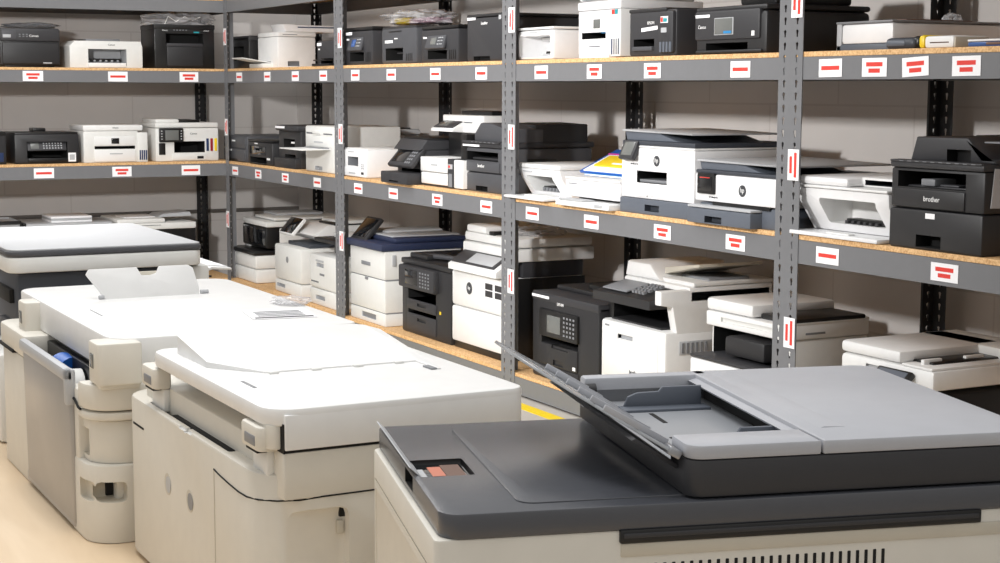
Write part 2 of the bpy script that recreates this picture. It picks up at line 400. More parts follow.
# ================================================================== short wall, top shelf
t, w, h = L('laser_printer', 'black laser printer with a dark bag on it, leftmost on the top shelf', 'printer', 'top', 1, 61, .05, 28)
t.b('body', (-w, w), (.012, .36), (.012, h-.01), 'black', .008); t.b('front_panel', (-w+.012, w-.012), (0, .02), (.02, h*.62), 'black', .006)
t.b('body', (-w+.03, w-.03), (.03, .34), (0, .02), 'jet', .002); t.b('top_cover', (-w, w), (.0, .36), (h*.66, h), 'charcoal', .012)
t.b('control_panel', (-w+.01, -w+.09), (-.003, .01), (h*.72, h*.93), 'dgrey', .002); t.b('control_panel/screen', (-w+.015, -w+.06), (-.005, 0), (h*.75, h*.83), 'lightgrey', .001)
keypad(t, 'control_panel', -w+.1, -w+.16, h*.76, h*.86, 3, 2, -.001); t.text('Canon', .02, h*.80, .036); t.b('front_panel', (w-.1, w-.05), (-.001, .01), (h*.1, h*.13), 'lightgrey', 0); t.done()
t, w, h = L('inkjet_printer', 'small white inkjet printer with open front slot between two black ones on the top shelf', 'printer', 'top', 70, 143, .06, 41)
t.pr('body', [(-w, .0), (w, .0), (w, h*.8), (w-.01, h), (-w+.03, h), (-w, h*.8)], 'y', 0, .3, 'offwhite', .006, cuts=[((-w*.5, w*.55), (-.1, .14), (.012, h*.70), 'lightgrey')])
t.b('output_tray', (-w*.5, w*.53), (-.004, .12), (.004, .03), 'white', .003); t.b('paper_feed', (-w*.5, w*.5), (.09, .13), (h*.26, h*.36), 'jet', .002)
for i in range(6): t.b('paper_feed', (-w*.42+i*w*.16, -w*.36+i*w*.16), (.085, .1), (h*.24, h*.30), 'lightgrey', .001)
t.b('top_flap', (-w*.45, w*.5), (.10, .28), (h-.003, h+.014), 'grey', .004); t.text('Canon', .03, h*.86, .028, 'letterdark'); t.done()
t, w, h = L('laser_printer', 'big black laser multifunction printer under a crumpled clear bag on the top shelf', 'printer', 'top', 155, 215, .05, 25)
t.b('body', (-w, w), (0, .30), (0, h), 'jet', .006, cuts=[((-w*.62, w*.62), (-.1, .10), (h*.56, h*.80), 'hole')])
t.b('front_panel', (-w*.60, w*.60), (-.006, .05), (h*.05, h*.50), 'black', .006); t.b('output_tray', (-w*.6, w*.6), (-.003, .06), (h*.5, h*.58), 'charcoal', .004)
t.b('scanner_lid', (-w-.003, w+.003), (-.004, .30), (h*.9, h+.003), 'jet', .006); t.text('Canon', -w*.65, h*.87, .022); t.text('i-SENSYS', w*.72, h*.87, .016)
t.b('control_panel', (w*.3, w*.48), (-.003, .01), (h*.82, h*.85), 'teal', 0); keypad(t, 'control_panel', -w*.4, w*.1, h*.86, h*.9, 5, 1, -.003); t.done()

def bag(name, label, cat, loc, sx, sy, sz, m='bag', seed=1, extra=(), group=None, rot=0):
    bm = bmesh.new(); bmesh.ops.create_icosphere(bm, subdivisions=5, radius=1)
    o = Vector((seed*7.1, seed*3.3, 0))
    for v in bm.verts:
        p = v.co.copy(); n = noise.noise(p*2.0+o)*.35+noise.noise(p*5+o)*.12+noise.noise(p*11+o)*.04
        q = p*(1+n); q.z = (q.z+1)*.5 if q.z > -1 else 0; q.z = max(q.z*1.0-.18, 0)
        v.co = Vector((q.x*sx, q.y*sy, q.z*sz*1.2))
    return single(name, label, cat, [(bm, [m])]+list(extra), loc, rot, group)
tl = LEV['top'][2]
def top_of(px, py, Y): return at_y(px, py, Y)
p = at_y(30, 28, YL+.2); bag('plastic_bag', 'dark crinkled bag of papers lying on the leftmost black printer', 'bag', (p.x, YL+.18, tl+.2285), .155, .12, .032, 'bagtint', 2)
p = at_y(178, 24, YL+.2); bag('plastic_bag', 'crumpled clear bag on top of the big black printer on the short wall', 'bag', (p.x, YL+.2, tl+.2595), .21, .14, .085, 'bag', 3,
    [(tube_bm([(-.12, -.13, .004), (-.10, -.135, .05), (-.05, -.13, .02), (0, -.14, .05), (.05, -.13, .03), (.1, -.13, .05)], .003, 6), ['white'])])

# ================================================================== short wall, middle shelf
t, w, h = L('inkjet_printer', 'black ink tank printer cut by the left edge of the photo, middle shelf', 'printer', 'mid', -58, 7, .05, 134)
t.b('body', (-w, w), (0, .34), (0, h), 'black', .01, cuts=[((-w*.8, w*.5), (-.1, .12), (h*.2, h*.5), 'hole')]); t.b('scanner_lid', (-w, w), (0, .34), (h*.9, h+.012), 'jet', .006)
t.b('ink_window', (w*.62, w*.9), (-.004, .01), (h*.08, h*.38), 'ink', .002); t.done()
t, w, h = L('inkjet_printer', 'low black inkjet printer with a tilted button panel beside a white ink tank printer', 'printer', 'mid', 15, 80, .05, 134)
t.b('body', (-w, w), (0, .34), (0, h), 'black', .012, cuts=[((-w*.62, w*.62), (-.1, .16), (h*.18, h*.74), 'hole')])
t.b('scanner_lid', (-w+.005, w-.005), (.01, .335), (h-.004, h+.010), 'jet', .005); t.b('document_feeder', (-w*.2, w*.2), (.2, .32), (h+.008, h+.03), 'jet', .006)
Mx = Matrix.Translation((0, .02, h*.58)) @ Matrix.Rotation(math.radians(-22), 4, 'X')
t.b('control_panel', (-w*.6, w*.6), (-.012, 0), (-h*.17, h*.17), 'charcoal', .004, M=Mx)
t.b('control_panel/screen', (-w*.5, -w*.25), (-.0145, -.01), (-h*.11, h*.11), 'screengrey', .001, M=Mx)
for i in range(7):
    for j in range(3): t.b('control_panel', (-w*.12+i*w*.09, -w*.08+i*w*.09), (-.014, -.011), (-h*.11+j*h*.085, -h*.07+j*h*.085), 'lightgrey', 0, M=Mx)
t.b('output_tray', (-w*.6, w*.6), (-.01, .12), (h*.06, h*.19), 'jet', .004); t.b('sticker', (w*.64, w*.88), (-.0015, .0), (h*.06, h*.36), 'tag', 0); t.b('sticker', (w*.68, w*.84), (-.0025, -.001), (h*.12, h*.30), 'lightgrey', 0); t.done()
t, w, h = L('ink_tank_printer', 'white ink tank printer with four dark ink windows on the middle shelf', 'printer', 'mid', 84, 148, .05, 125)
t.b('body', (-w, w*.70), (0, .35), (0, h*.84), 'offwhite', .006, cuts=[((-w*.66, w*.6), (-.1, .12), (h*.36, h*.44), 'hole')])
t.b('scanner_lid', (-w, w*.86), (0, .36), (h*.845, h), 'white', .006); t.b('control_panel', (-w*.66, w*.6), (-.004, .02), (h*.46, h*.70), 'white', .004)
t.b('control_panel/screen', (-w*.14, w*.1), (-.006, 0), (h*.5, h*.65), 'screen', .001); t.b('paper_tray', (-w*.68, w*.6), (-.006, .1), (h*.02, h*.34), 'white', .005)
t.b('paper_tray', (-w*.2, w*.2), (-.008, 0), (h*.22, h*.25), 'lightgrey', 0); t.b('ink_tank', (w*.68, w), (-.006, .34), (.0, h*.8), 'offwhite', .006)
for i in range(4): t.b('ink_tank/ink_window#%d' % i, (w*.73+i*w*.065, w*.775+i*w*.065), (-.0075, 0), (h*.06, h*.32), 'ink', .0005)
t.text('EPSON', 0, h*.92, .02, 'letterdark'); t.done()
t, w, h = L('ink_tank_printer', 'white ink tank printer with a black panel and red, blue and yellow ink windows', 'printer', 'mid', 156, 219, .05, 128)
t.b('body', (-w, w), (0, .37), (0, h), 'offwhite', .008, cuts=[((-w*.42, w*.55), (-.1, .15), (h*.26, h*.60), 'hole')])
t.b('scanner_lid', (-w, w*.99), (0, .36), (h*1.01, h*1.16), 'offwhite', .006); t.b('document_feeder', (-w*.95, -w*.2), (.03, .34), (h*1.15, h*1.27), 'offwhite', .01); t.b('document_feeder', (-w*.2, w*.5), (.05, .32), (h*1.15, h*1.24), 'jet', .008)
t.b('control_panel', (-w*.9, -w*.15), (-.02, .0), (h*.58, h*1.0), 'jet', .005); t.b('control_panel/screen', (-w*.72, -w*.3), (-.0215, -.019), (h*.64, h*.94), 'screengrey', .001)
for x in (-w*.83, -w*.22):
    for j in range(4): t.b('control_panel', (x-.004, x+.004), (-.0215, -.019), (h*(.66+j*.08), h*(.69+j*.08)), 'lightgrey', 0)
t.b('paper_tray', (-w*.5, w*.6), (-.005, .1), (h*.03, h*.22), 'offwhite', .004); t.b('power_button', (-w*.9, -w*.7), (-.004, .01), (h*.2, h*.55), 'jet', .002)
for i, m in enumerate(('ink', 'inkred', 'yellow')): t.b('ink_window#%d' % i, (w*(.60+.13*i), w*(.68+.13*i)), (-.003, .01), (h*.3, h*.68), m, .001)
t.b('sticker', (w*.3, w*.5), (-.0055, 0), (h*.07, h*.15), 'jet', 0); t.text('Canon', w*.2, h*.83, .028, 'letterdark'); t.done()

# ================================================================== short wall, floor shelf: only the tops show
zb = LEV['bottom'][2]
t, w, h = L('laser_printer', 'off white printer with papers on its lid, low behind the farthest copier', 'printer', 'bottom', 118, 197, .08, 224)
t.b('body', (-w, w), (0, .40), (0, h*.92), 'jet', .01); t.b('body', (-w*.95, w), (.0-.004, .39), (0, h*.6), 'offwhite', .01)
t.b('scanner', (-w*.98, w), (-.008, .42), (h*.905, h*1.02), 'offwhite', .008, cuts=[((-w*.5, w*.1), (-.1, 0), (h*.975, h*.985), 'grey')]); t.b('scanner_lid', (-w*.98, w*.22), (0, .41), (h*1.022, h*1.10), 'offwhite', .008); t.done()
px = t.e.location
single('paper_sheets', 'loose papers on the off white printer lid behind the copiers', 'paper', [(rbox((-.17, .02), (-.1, .1), (0, .004), 0), ['paper']), (prism_bm([(.03, 0), (.24, .004), (.23, .028), (.06, .018)], 'y', -.12, .1), ['lightgrey'])], (px.x, px.y+.2, zb+h*1.10))
t, w, h = L('flatbed_scanner', 'grey flat scanner with a dark rim, left of the low off white printer', 'scanner', 'bottom', 25, 114, .12, 222)
t.b('body', (-w, w), (0, .38), (0, h*.93), 'grey', .01); t.b('scanner_lid', (-w, w), (0, .38), (h*.935, h*.985), 'lightgrey', .008); t.b('lid_rim', (-w, -w*.93), (-.002, .38), (h*.93, h), 'jet', .002); t.done()
px = t.e.location
st = single('paper_stack', 'small pile of printed sheets on the grey flat scanner', 'paper', [(rbox((-.12, .12), (-.13, .13), (.012*i, .012*i+.011), .001), [('paper', 'lightgrey', 'paper', 'grey')[i]]) for i in range(3)], (px.x+.03, px.y+.17, zb+h*.986))
t, w, h = L('flatbed_scanner', 'black framed glass scanner bed at the left edge of the floor shelf', 'scanner', 'bottom', -40, 24, .06, 222)
t.b('frame', (-w, w), (0, .34), (0, h), 'jet', .006, cuts=[((-w*.9, w*.93), (.02, .32), (h-.01, h+.1), 'lightgrey'), ((-w*.9, w*.93), (-.1, .01), (h*.1, h-.02), 'lightgrey')]); t.done()

# ================================================================== long wall, top shelf
t, w, h = R('laser_printer', 'black laser printer next to the corner post on the top shelf', 'printer', 'top', 230, 249, .06, 36)
t.b('body', (-w, w), (0, .36), (0, h), 'jet', .01, cuts=[((-w*.7, w*.5), (-.1, .1), (h*.25, h*.7), 'hole')]); t.b('top_cover', (-w-.003, w+.003), (0, .37), (h*.86, h+.004), 'black', .008); t.b('power_button', (-w*.85, -w*.75), (-.003, .01), (h*.45, h*.5), 'lightgrey', .001); t.done()
t, w, h = R('multifunction_printer', 'white multifunction printer with its output tray pulled out and a document feeder on top', 'printer', 'top', 258, 278, .09, 36.5)
t.b('body', (-w, w), (0, .23), (0, h), 'white', .008, cuts=[((-w*.8, w*.3), (-.1, .12), (h*.06, h*.22), 'grey'), ((w-.02, w+.1), (.06, .13), (h*.06, h*.22), 'grey')])
t.b('scanner', (-w, w), (.0, .235), (h*1.005, h*1.16), 'white', .008, cuts=[((w-.004, w+.1), (.03, .12), (h*1.06, h*1.08), 'grey')]); t.pr('output_tray', [(.08, h*.08), (-.17, h*.30), (-.172, h*.33), (.08, h*.12)], 'x', -w*.8, w*.35, 'offwhite', .002); t.b('paper_tray', (-w*.9, w*.5), (-.06, .1), (.0, h*.15), 'offwhite', .006)
t.pr('document_feeder', [(.05, h*1.165), (.34, h*1.15), (.37, h*1.36), (.03, h*1.40)], 'x', -w*.2, w+.005, 'bright', .004); t.b('document_feeder/feed_slot', (w+.0, w+.008), (.12, .35), (h*1.29, h*1.325), 'ink', .001)
t.b('badge', (w-.001, w+.0015), (.18, .26), (h*.04, h*.045), 'grey', 0); t.done()
t, w, h = R('laser_printer', 'grey laser printer partly behind the second upright on the top shelf', 'printer', 'top', 317, 334, .03, 40)
t.b('body', (-w, w), (0, .35), (0, h), 'charcoal', .008, cuts=[((-w*.5, w*.9), (-.1, .12), (h*.1, h*.3), 'hole')]); t.b('sticker', (-w*.95, -w*.45), (-.0015, .002), (h*.80, h*.92), 'tag', 0); t.b('badge', (-w*.8, -w*.62), (-.0015, .002), (h*.64, h*.70), 'lettering', 0)
t.b('output_tray', (-w*.4, w*.9), (-.05, .1), (h*.2, h*.25), 'jet', .003); t.b('base', (-w*1.0, w*1.0), (-.03, .1), (0, h*.1), 'jet', .003); t.done()
def panel_mfp(label, pxl, pxr, pyt, bags=False):
    t, w, h = R('multifunction_printer', label, 'printer', 'top', pxl, pxr, .03, pyt)
    t.b('body', (-w, w), (0, .37), (0, h*.9), 'charcoal', .01, cuts=[((-w*.62, w*.42), (-.1, .14), (h*.10, h*.34), 'hole')]); t.b('scanner_lid', (-w, w), (0, .37), (h*.905, h), 'jet', .01)
    Mx = Matrix.Translation((-w*.1, 0, h*.56)) @ Matrix.Rotation(math.radians(-16), 4, 'X')
    t.b('control_panel', (-w*.5, w*.5), (-.012, .004), (-h*.2, h*.17), 'dgrey', .006, M=Mx); t.b('control_panel/screen', (-w*.22, w*.06), (-.0135, -.01), (-h*.1, h*.1), 'screenblue' if bags else 'screengrey', .001, M=Mx)
    for i in range(3):
        for j in range(3): t.b('control_panel', (w*(.16+i*.1), w*(.21+i*.1)), (-.0135, -.01), (h*(-.1+j*.09), h*(-.07+j*.09)), 'lightgrey', 0, M=Mx)
    for i in range(4): t.b('vent', (w*(.55+i*.1), w*(.59+i*.1)), (-.002, .01), (h*.08, h*.34), 'jet', .001)
    t.b('badge', (-w*.85, -w*.66), (-.0015, .002), (h*.66, h*.71), 'lettering', 0)
    if bags: t.b('sticker', (-w*.9, -w*.45), (-.0015, .002), (h*.80, h*.88), 'tag', 0)
    t.done(); return t, w, h
ta, wa, ha = panel_mfp('dark multifunction printer with a blue lit panel just right of the second upright', 345, 372, 26, True)
t, w, h = R('laser_printer', 'dark grey laser printer with a deep paper opening under a bag of plastic parts', 'printer', 'top', 381, 416, .03, 26)
t.b('body', (-w, w), (0, .38), (0, h), 'dgrey', .016, cuts=[((-w*.72, w*.28), (-.1, .15), (h*.10, h*.44), 'hole')]); t.b('top_cover', (-w*.98, w*.98), (.004, .38), (h*.93, h+.006), 'black', .01); t.b('output_tray', (-w*.4, w*.26), (.03, .12), (h*.28, h*.33), 'charcoal', .003)
t.b('sticker', (-w*.75, -w*.3), (-.0015, .002), (h*.58, h*.66), 'tag', 0); t.b('badge', (-w*.2, -w*.02), (-.0015, .002), (h*.68, h*.71), 'lettering', 0); t.b('handle', (-w*.5, w*.2), (-.003, .01), (h*.88, h*.91), 'jet', .002)
for i in range(4): t.b('vent', (w*(.45+i*.1), w*(.5+i*.1)), (-.002, .01), (h*.08, h*.28), 'black', .001)
t.done(); tb, hb = t, h
bag('plastic_bag', 'clear bag of pale plastic parts on the dark printers left of the second bay post', 'bag', (tb.e.location.x+.17, tb.e.location.y+.14, tl+max(ha, hb)+.0065), .14, .24, .07, 'bag', 5,
    [(rbox((-.02, .1), (-.17, .10), (.002, .03), .012), ['pinkplastic']), (rbox((-.04, .08), (.06, .2), (.003, .035), .012), ['yellow'])])
panel_mfp('dark multifunction printer with a grey button panel beside the tall black printer', 421, 458, 24)
t, w, h = R('laser_printer', 'tall plain black laser printer just left of the third upright on the top shelf', 'printer', 'top', 466.5, 503, .02, 12)
t.b('body', (-w, w), (0, .43), (0, h*.93), 'charcoal', .012, cuts=[((-w*.6, w*.3), (-.1, .03), (h*.02, h*.11), 'hole')]); t.b('top_cover', (-w, w), (.0, .43), (h*.935, h), 'black', .014); t.b('sticker', (-w*.95, -w*.5), (-.0015, .002), (h*.88, h*.935), 'tag', 0); t.b('badge', (w*.78, w*.9), (-.0015, .002), (h*.86, h*.95), 'lightgrey', 0)
t.text('brother', 0, h*.80, .034); t.done()

t, w, h = R('laser_printer', 'compact white laser printer with an open output bay right of the third upright', 'printer', 'top', 517, 553, .03, 26)
t.b('body', (-w, w), (0, .36), (0, h*.92), 'bright', .016, cuts=[((-w*.86, w*.86), (-.1, .16), (h*.08, h*.74), 'bright', .01)])
t.b('top_cover', (-w, w), (0, .36), (h*.925, h), 'white', .014); t.b('roller', (-w*.86, w*.4), (.10, .15), (h*.62, h*.72), 'white', .004); t.b('latch', (w*.25, w*.75), (.03, .08), (h*.16, h*.26), 'jet', .004); t.b('latch', (w*.3, w*.7), (.01, .05), (h*.14, h*.18), 'lightgrey', .003)
t.b('badge', (-w*.3, w*.1), (-.0015, .003), (h*.83, h*.86), 'lightgrey', 0); t.done()
t, w, h = R('ink_tank_printer', 'tall white ink tank printer with four ink windows on the top shelf', 'printer', 'top', 578, 621, .04, -9)
t.b('body', (-w, w*.55), (0, .36), (.012, h*.74), 'bright', .006, cuts=[((-w*.82, w*.3), (-.1, .12), (h*.30, h*.40), 'hole')]); t.b('paper_tray', (-w*.9, w*.5), (-.006, .3), (0, h*.22), 'bright', .005); t.b('paper_tray', (-w*.4, w*.1), (-.008, 0), (h*.17, h*.19), 'grey', .001)
t.b('scanner', (-w, w), (-.004, .36), (h*.745, h*.88), 'bright', .006); t.b('document_feeder', (-w, w*.9), (.0, .34), (h*.885, h), 'white', .012); t.b('document_feeder', (-w*.8, w*.6), (-.003, .05), (h*.9, h*.915), 'grey', .001)
t.b('control_panel', (-w*.9, w*.5), (-.006, .02), (h*.42, h*.70), 'bright', .005); t.b('control_panel/screen', (-w*.2, w*.1), (-.008, 0), (h*.46, h*.60), 'screengrey', .001); t.b('printed_sheet', (w*.0, w*.28), (.01, .09), (h*.385, h*.395), 'cyan', 0)
t.b('ink_tank', (w*.54, w), (-.004, .34), (.004, h*.74), 'white', .006)
for i in range(4): t.b('ink_tank/ink_window#%d' % i, (w*(.60+.1*i), w*(.65+.1*i)), (-.0055, 0), (h*.05, h*.29), ('ink', 'grey', 'grey', 'slate')[i], .0005)
t.b('sticker', (w*.62, w*.76), (-.006, 0), (h*.66, h*.73), 'red', 0); t.b('sticker', (w*.76, w*.88), (-.006, 0), (h*.66, h*.73), 'teal', 0); t.b('badge', (-w*.4, w*.3), (-.0055, 0), (h*.775, h*.785), 'lightgrey', 0); t.text('EPSON', -w*.1, h*.95, .022, 'letterdark'); t.done()
t, w, h = R('ink_tank_printer', 'black ink tank printer with a crooked white sticker beside the tall white one', 'printer', 'top', 628.5, 676, .03, 8)
t.b('body', (-w, w), (0, .35), (0, h), 'charcoal', .012, cuts=[((-w*.78, w*.10), (-.1, .14), (.03, h*.38), 'hole')]); t.b('scanner_lid', (-w, w*.6), (-.002, .352), (h*.95, h+.006), 'black', .006); t.b('output_tray', (-w*.76, w*.08), (-.01, .1), (h*.12, h*.22), 'dgrey', .004)
t.b('ink_tank', (w*.36, w*.96), (-.012, .25), (.01, h*.96), 'charcoal', .01)
for i in range(4): t.b('ink_tank/ink_window#%d' % i, (w*(.44+.13*i), w*(.52+.13*i)), (-.0135, 0), (h*.08, h*.30), 'slate', .0005)
t.b('sticker', (-w*.4, w*.28), (-.0018, 0), (h*.56, h*.64), 'tag', 0, M=Matrix.Rotation(-.06, 4, 'Y')); t.b('sticker', (w*.48, w*.78), (-.0135, 0), (h*.70, h*.84), 'tag', 0); t.b('sticker', (w*.5, w*.58), (-.015, -.01), (h*.72, h*.82), 'red', 0); t.b('sticker', (w*.6, w*.74), (-.015, -.01), (h*.72, h*.80), 'teal', 0)
t.b('badge', (w*.5, w*.72), (-.0135, 0), (h*.50, h*.60), 'lightgrey', 0); t.text('EPSON', -w*.05, h*.72, .026); t.cyl('knob', (-w-.005, .03, h*.12), (-w+.01, .03, h*.12), .02, 'jet'); t.done()
t, w, h = R('inkjet_printer', 'wide black inkjet printer with a square screen, on the top shelf', 'printer', 'top', 695, 766, .02, 3)
t.b('body', (-w, w), (0, .42), (0, h*.88), 'black', .016, cuts=[((-w*.68, w*.5), (-.1, .14), (h*.08, h*.24), 'hole')]); t.b('paper_tray', (-w*.95, w*.9), (-.006, .1), (.004, h*.09), 'black', .004)
t.b('front_panel', (-w*.97, w*.86), (-.008, .02), (h*.30, h*.92), 'charcoal', .008); t.b('scanner_lid', (-w, w), (-.0, .42), (h*.885, h), 'black', .012); t.b('document_feeder', (-w*.1, w*.9), (.05, .36), (h-.002, h+.06), 'jet', .014)
t.b('screen', (-w*.38, w*.16), (-.0105, 0), (h*.40, h*.76), 'lightgrey', .002); t.b('screen/display', (-w*.36, w*.14), (-.0115, -.008), (h*.415, h*.745), 'screengrey', .001); t.b('screen/display', (-w*.1, w*.12), (-.0122, -.011), (h*.43, h*.48), 'cyan', 0)
t.b('sticker', (-w*.93, -w*.52), (-.0095, 0), (h*.78, h*.84), 'tag', 0); t.text('Canon', -w*.74, h*.58, .03, y=-.0088); t.b('badge', (w*.66, w*.74), (-.0095, 0), (h*.36, h*.46), 'lettering', 0); t.done()
# right of the double post
t, w, h = R('flatbed_scanner', 'flat white scanner in a grey frame on the top shelf right of the double post', 'scanner', 'top', 836, 892, .10, 20)
t.b('frame', (-w, w), (.0, .43), (0, h*.24), 'slate', .004); t.b('frame', (-w, -w*.82), (0, .43), (0, h), 'lightgrey', .004); t.b('body', (-w*.82, w), (.0, .43), (h*.24, h*.94), 'bright', .01); t.b('scanner_lid', (-w, w+.003), (-.004, .435), (h*.94, h*1.02), 'grey', .003); t.done()
sc = t.e.location; sh = h
single('cardboard_sleeve', 'thin brown card lying on the flat white scanner', 'cardboard', [(rbox((-.16, .10), (-.1, .1), (0, .006), .001), ['rustbrown'])], (sc.x+.26, sc.y+.03, sc.z+sh*1.02))
bag('plastic_bag', 'small clear bag at the back of the flat white scanner', 'bag', (sc.x+.40, sc.y+.06, sc.z+sh*1.02), .03, .03, .035, 'bag', 9)
loc, ww, hh = onR('top', 884, 923, .035, 35.5)
t = T('handheld_scanner', 'dark blue handheld scanner with a yellow ring on the shelf edge', 'scanner', loc, -PI/2); w = ww/2
t.b('body', (-w, w*.55), (0, .11), (0, hh*.92), 'slatedark', .014, seg=3); t.b('body', (w*.3, w*.72), (.006, .10), (0.002, hh), 'jet', .012, seg=3); t.b('bumper_ring', (w*.70, w), (.003, .105), (0, hh*1.06), 'yellow', .01); t.b('grip', (-w*.9, w*.1), (-.004, .03), (hh*.2, hh*.75), 'slate', .01); t.done()
loc, ww, hh = onR('top', 924, 953, .03, 35)
t = T('small_box', 'little white box with a slot beside the yellow ringed scanner', 'box', loc, -PI/2); w = ww/2
t.b('body', (-w, w), (0, .13), (0, hh), 'white', .008, cuts=[((-w*.6, w*.7), (-.1, .004), (hh*.4, hh*.5), 'rustbrown')]); t.b('side_panel', (w-.001, w+.004), (.004, .126), (.002, hh-.004), 'creamdark', .002); t.done()
loc, ww, hh = onR('top', 967, 1010, .03, 38)
t = T('tablet_case', 'flat white and blue case at the right end of the top shelf', 'case', loc, -PI/2); w = ww/2
t.b('body', (-w, w), (0, .16), (0, hh*.7), 'screenblue', .006); t.b('cover', (-w, w), (.0, .16), (hh*.7, hh), 'white', .004); t.b('hinge', (-w*.1, w), (-.002, .1), (hh*.25, hh*.6), 'rustbrown', .002); t.done()
bag('plastic_bag', 'crumpled clear and teal wrapping behind the flat case at the photo\'s right edge', 'bag', (loc[0]+.30, loc[1]+.02, loc[2]), .10, .16, .08, 'bag', 12, [(rbox((.0, .05), (-.16, -.06), (.03, .06), .01), ['teal'])])
# ================================================================== long wall, middle shelf
t, w, h = R('laser_printer', 'small grey laser printer with a horizontal seam at the far end of the middle shelf', 'printer', 'mid', 224, 246, .03, 136)
t.b('body', (-w, w), (.004, .34), (0, h), 'dgrey', .012); t.b('front_panel', (-w*.96, w*.96), (-.002, .02), (h*.52, h*.95), 'dgrey', .006); t.b('paper_tray', (-w*.96, w*.96), (-.004, .02), (h*.02, h*.49), 'dgrey', .006)
t.b('handle', (-w*.3, w*.3), (-.005, .01), (h*.03, h*.12), 'jet', .003); t.b('badge', (-w*.2, w*.1), (-.0035, 0), (h*.76, h*.82), 'lettering', 0); t.b('sticker', (-w*.75, -w*.2), (-.0055, 0), (h*.40, h*.46), 'tag', 0); t.done()
t, w, h = R('inkjet_printer', 'low black inkjet printer with a glossy screen recess between the grey and tall black ones', 'printer', 'mid', 248, 272, .02, 141)
t.b('body', (-w, w), (0, .38), (0, h*.92), 'black', .012, cuts=[((-w*.8, w*.55), (-.1, .14), (h*.06, h*.30), 'hole')]); t.b('scanner_lid', (-w, w), (0, .42), (h*.925, h), 'jet', .01); t.b('screen', (-w*.8, w*.5), (-.003, .01), (h*.40, h*.74), 'screen', .002)
t.b('badge', (-w*.4, -w*.15), (-.0015, 0), (h*.82, h*.87), 'lettering', 0); t.b('sticker', (w*.6, w*.85), (-.0015, 0), (h*.22, h*.30), 'lettering', 0); t.b('output_tray', (-w*.7, w*.5), (-.01, .1), (h*.04, h*.08), 'jet', .003); t.done()
t, w, h = R('laser_printer', 'tall black laser printer with a white top left sticker, beside a white one', 'printer', 'mid', 277, 299, .03, 126)
t.b('body', (-w, w), (.01, .38), (0, h*.9), 'black', .012, cuts=[((-w*.5, w*.5), (-.1, .12), (h*.45, h*.68), 'hole'), ((-w*.4, w*.55), (-.1, .1), (h*.20, h*.32), 'hole')]); t.b('top_cover', (-w*1.02, w*1.02), (-.01, .40), (h*.87, h), 'charcoal', .01); t.b('sticker', (-w*.95, -w*.1), (-.0118, -.005), (h*.925, h*.975), 'tag', 0)
t.b('paper_tray', (-w*.95, w*.95), (-.02, .2), (0.0, h*.24), 'black', .006); t.b('badge', (w*.2, w*.4), (.0085, .02), (h*.58, h*.62), 'lettering', 0); t.done()
t, w, h = R('laser_printer', 'white laser printer with its slim front tray folded out, left of the second upright', 'printer', 'mid', 305.5, 334, .02, 127)
t.b('body', (-w, w), (0, .38), (0, h), 'offwhite', .01, cuts=[((-w*.9, -w*.4), (-.1, .006), (h*.82, h*.86), 'grey'), ((w*.3, w*.9), (-.1, .006), (h*.82, h*.85), 'grey'), ((-w*.3, w*.2), (-.1, .02), (h*.05, h*.13), 'lightgrey')])
t.b('front_panel', (-w*.9, w*.9), (-.004, .02), (h*.55, h*.78), 'offwhite', .003); t.b('front_panel', (-w*.4, w*.1), (-.008, .0), (h*.83, h*.90), 'offwhite', .003); t.b('badge', (-w*.3, w*.3), (-.0055, 0), (h*.64, h*.67), 'lightgrey', 0)
t.b('output_tray', (-w*.85, w*.8), (-.16, .01), (h*.50, h*.525), 'white', .003); t.b('output_tray', (-w*.7, w*.7), (-.03, .01), (h*.525, h*.545), 'grey', .002); t.done()
t, w, h = R('laser_printer', 'small white laser printer with a recessed window right of the second upright', 'printer', 'mid', 343, 366, .01, 150)
t.b('body', (-w, w), (0, .30), (0, h), 'bright', .012, cuts=[((-w*.55, w*.35), (-.1, .08), (h*.40, h*.72), 'grey')]); t.b('front_panel', (-w*.97, w*.55), (-.003, .02), (h*.03, h*.36), 'bright', .004); t.b('top_cover', (-w*.97, w*.97), (.01, .29), (h-.002, h+.004), 'white', .003)
t.b('badge', (-w*.5, 0), (-.0015, 0), (h*.88, h*.91), 'lightgrey', 0); t.b('sticker', (w*.6, w*.8), (-.0015, 0), (h*.12, h*.20), 'jet', 0); keypad(t, 'buttons', w*.6, w*.85, h*.3, h*.5, 2, 3, -.001, 'grey'); t.b('badge', (-w*.4, w*.15), (-.0045, 0), (h*.12, h*.17), 'lightgrey', 0); t.done()
X1 = XF+.36; yl = y_of(352, X1, .814); yr = y_of(372, X1, .814)
t = T('laser_printer', 'large pale grey printer standing behind the small white printer with the window', 'printer', (X1, (yl+yr)/2-.03, .814), -PI/2); w = .22; h = z_of(129, X1, yr)-.814
t.b('body', (-w, w), (0, .24), (0, h*.86), 'lightgrey', .012); t.b('top_cover', (-w, w), (-.004, .244), (h*.865, h), 'lightgrey', .02); t.b('top_cover', (-w*.9, w*.6), (.03, .22), (h, h+.006), 'jet', .002); t.done()
t, w, h = R('multifunction_printer', 'dark grey multifunction printer with a tilted control panel and a pulled out drawer', 'printer', 'mid', 393, 419.5, .03, 140)
t.b('body', (-w, w), (.02, .42), (0, h*.78), 'charcoal', .012, cuts=[((-w*.6, w*.8), (-.1, .16), (h*.22, h*.34), 'hole')]); t.pr('scanner', [(.0, h*.76), (.43, h*.76), (.43, h*.98), (.04, h)], 'x', -w, w, 'charcoal', .01)
t.b('scanner_lid', (-w*.9, w*.98), (.05, .43), (h*.985, h*1.05), 'jet', .012)
Mx = Matrix.Translation((w*.05, -.005, h*.58)) @ Matrix.Rotation(math.radians(-42), 4, 'X')
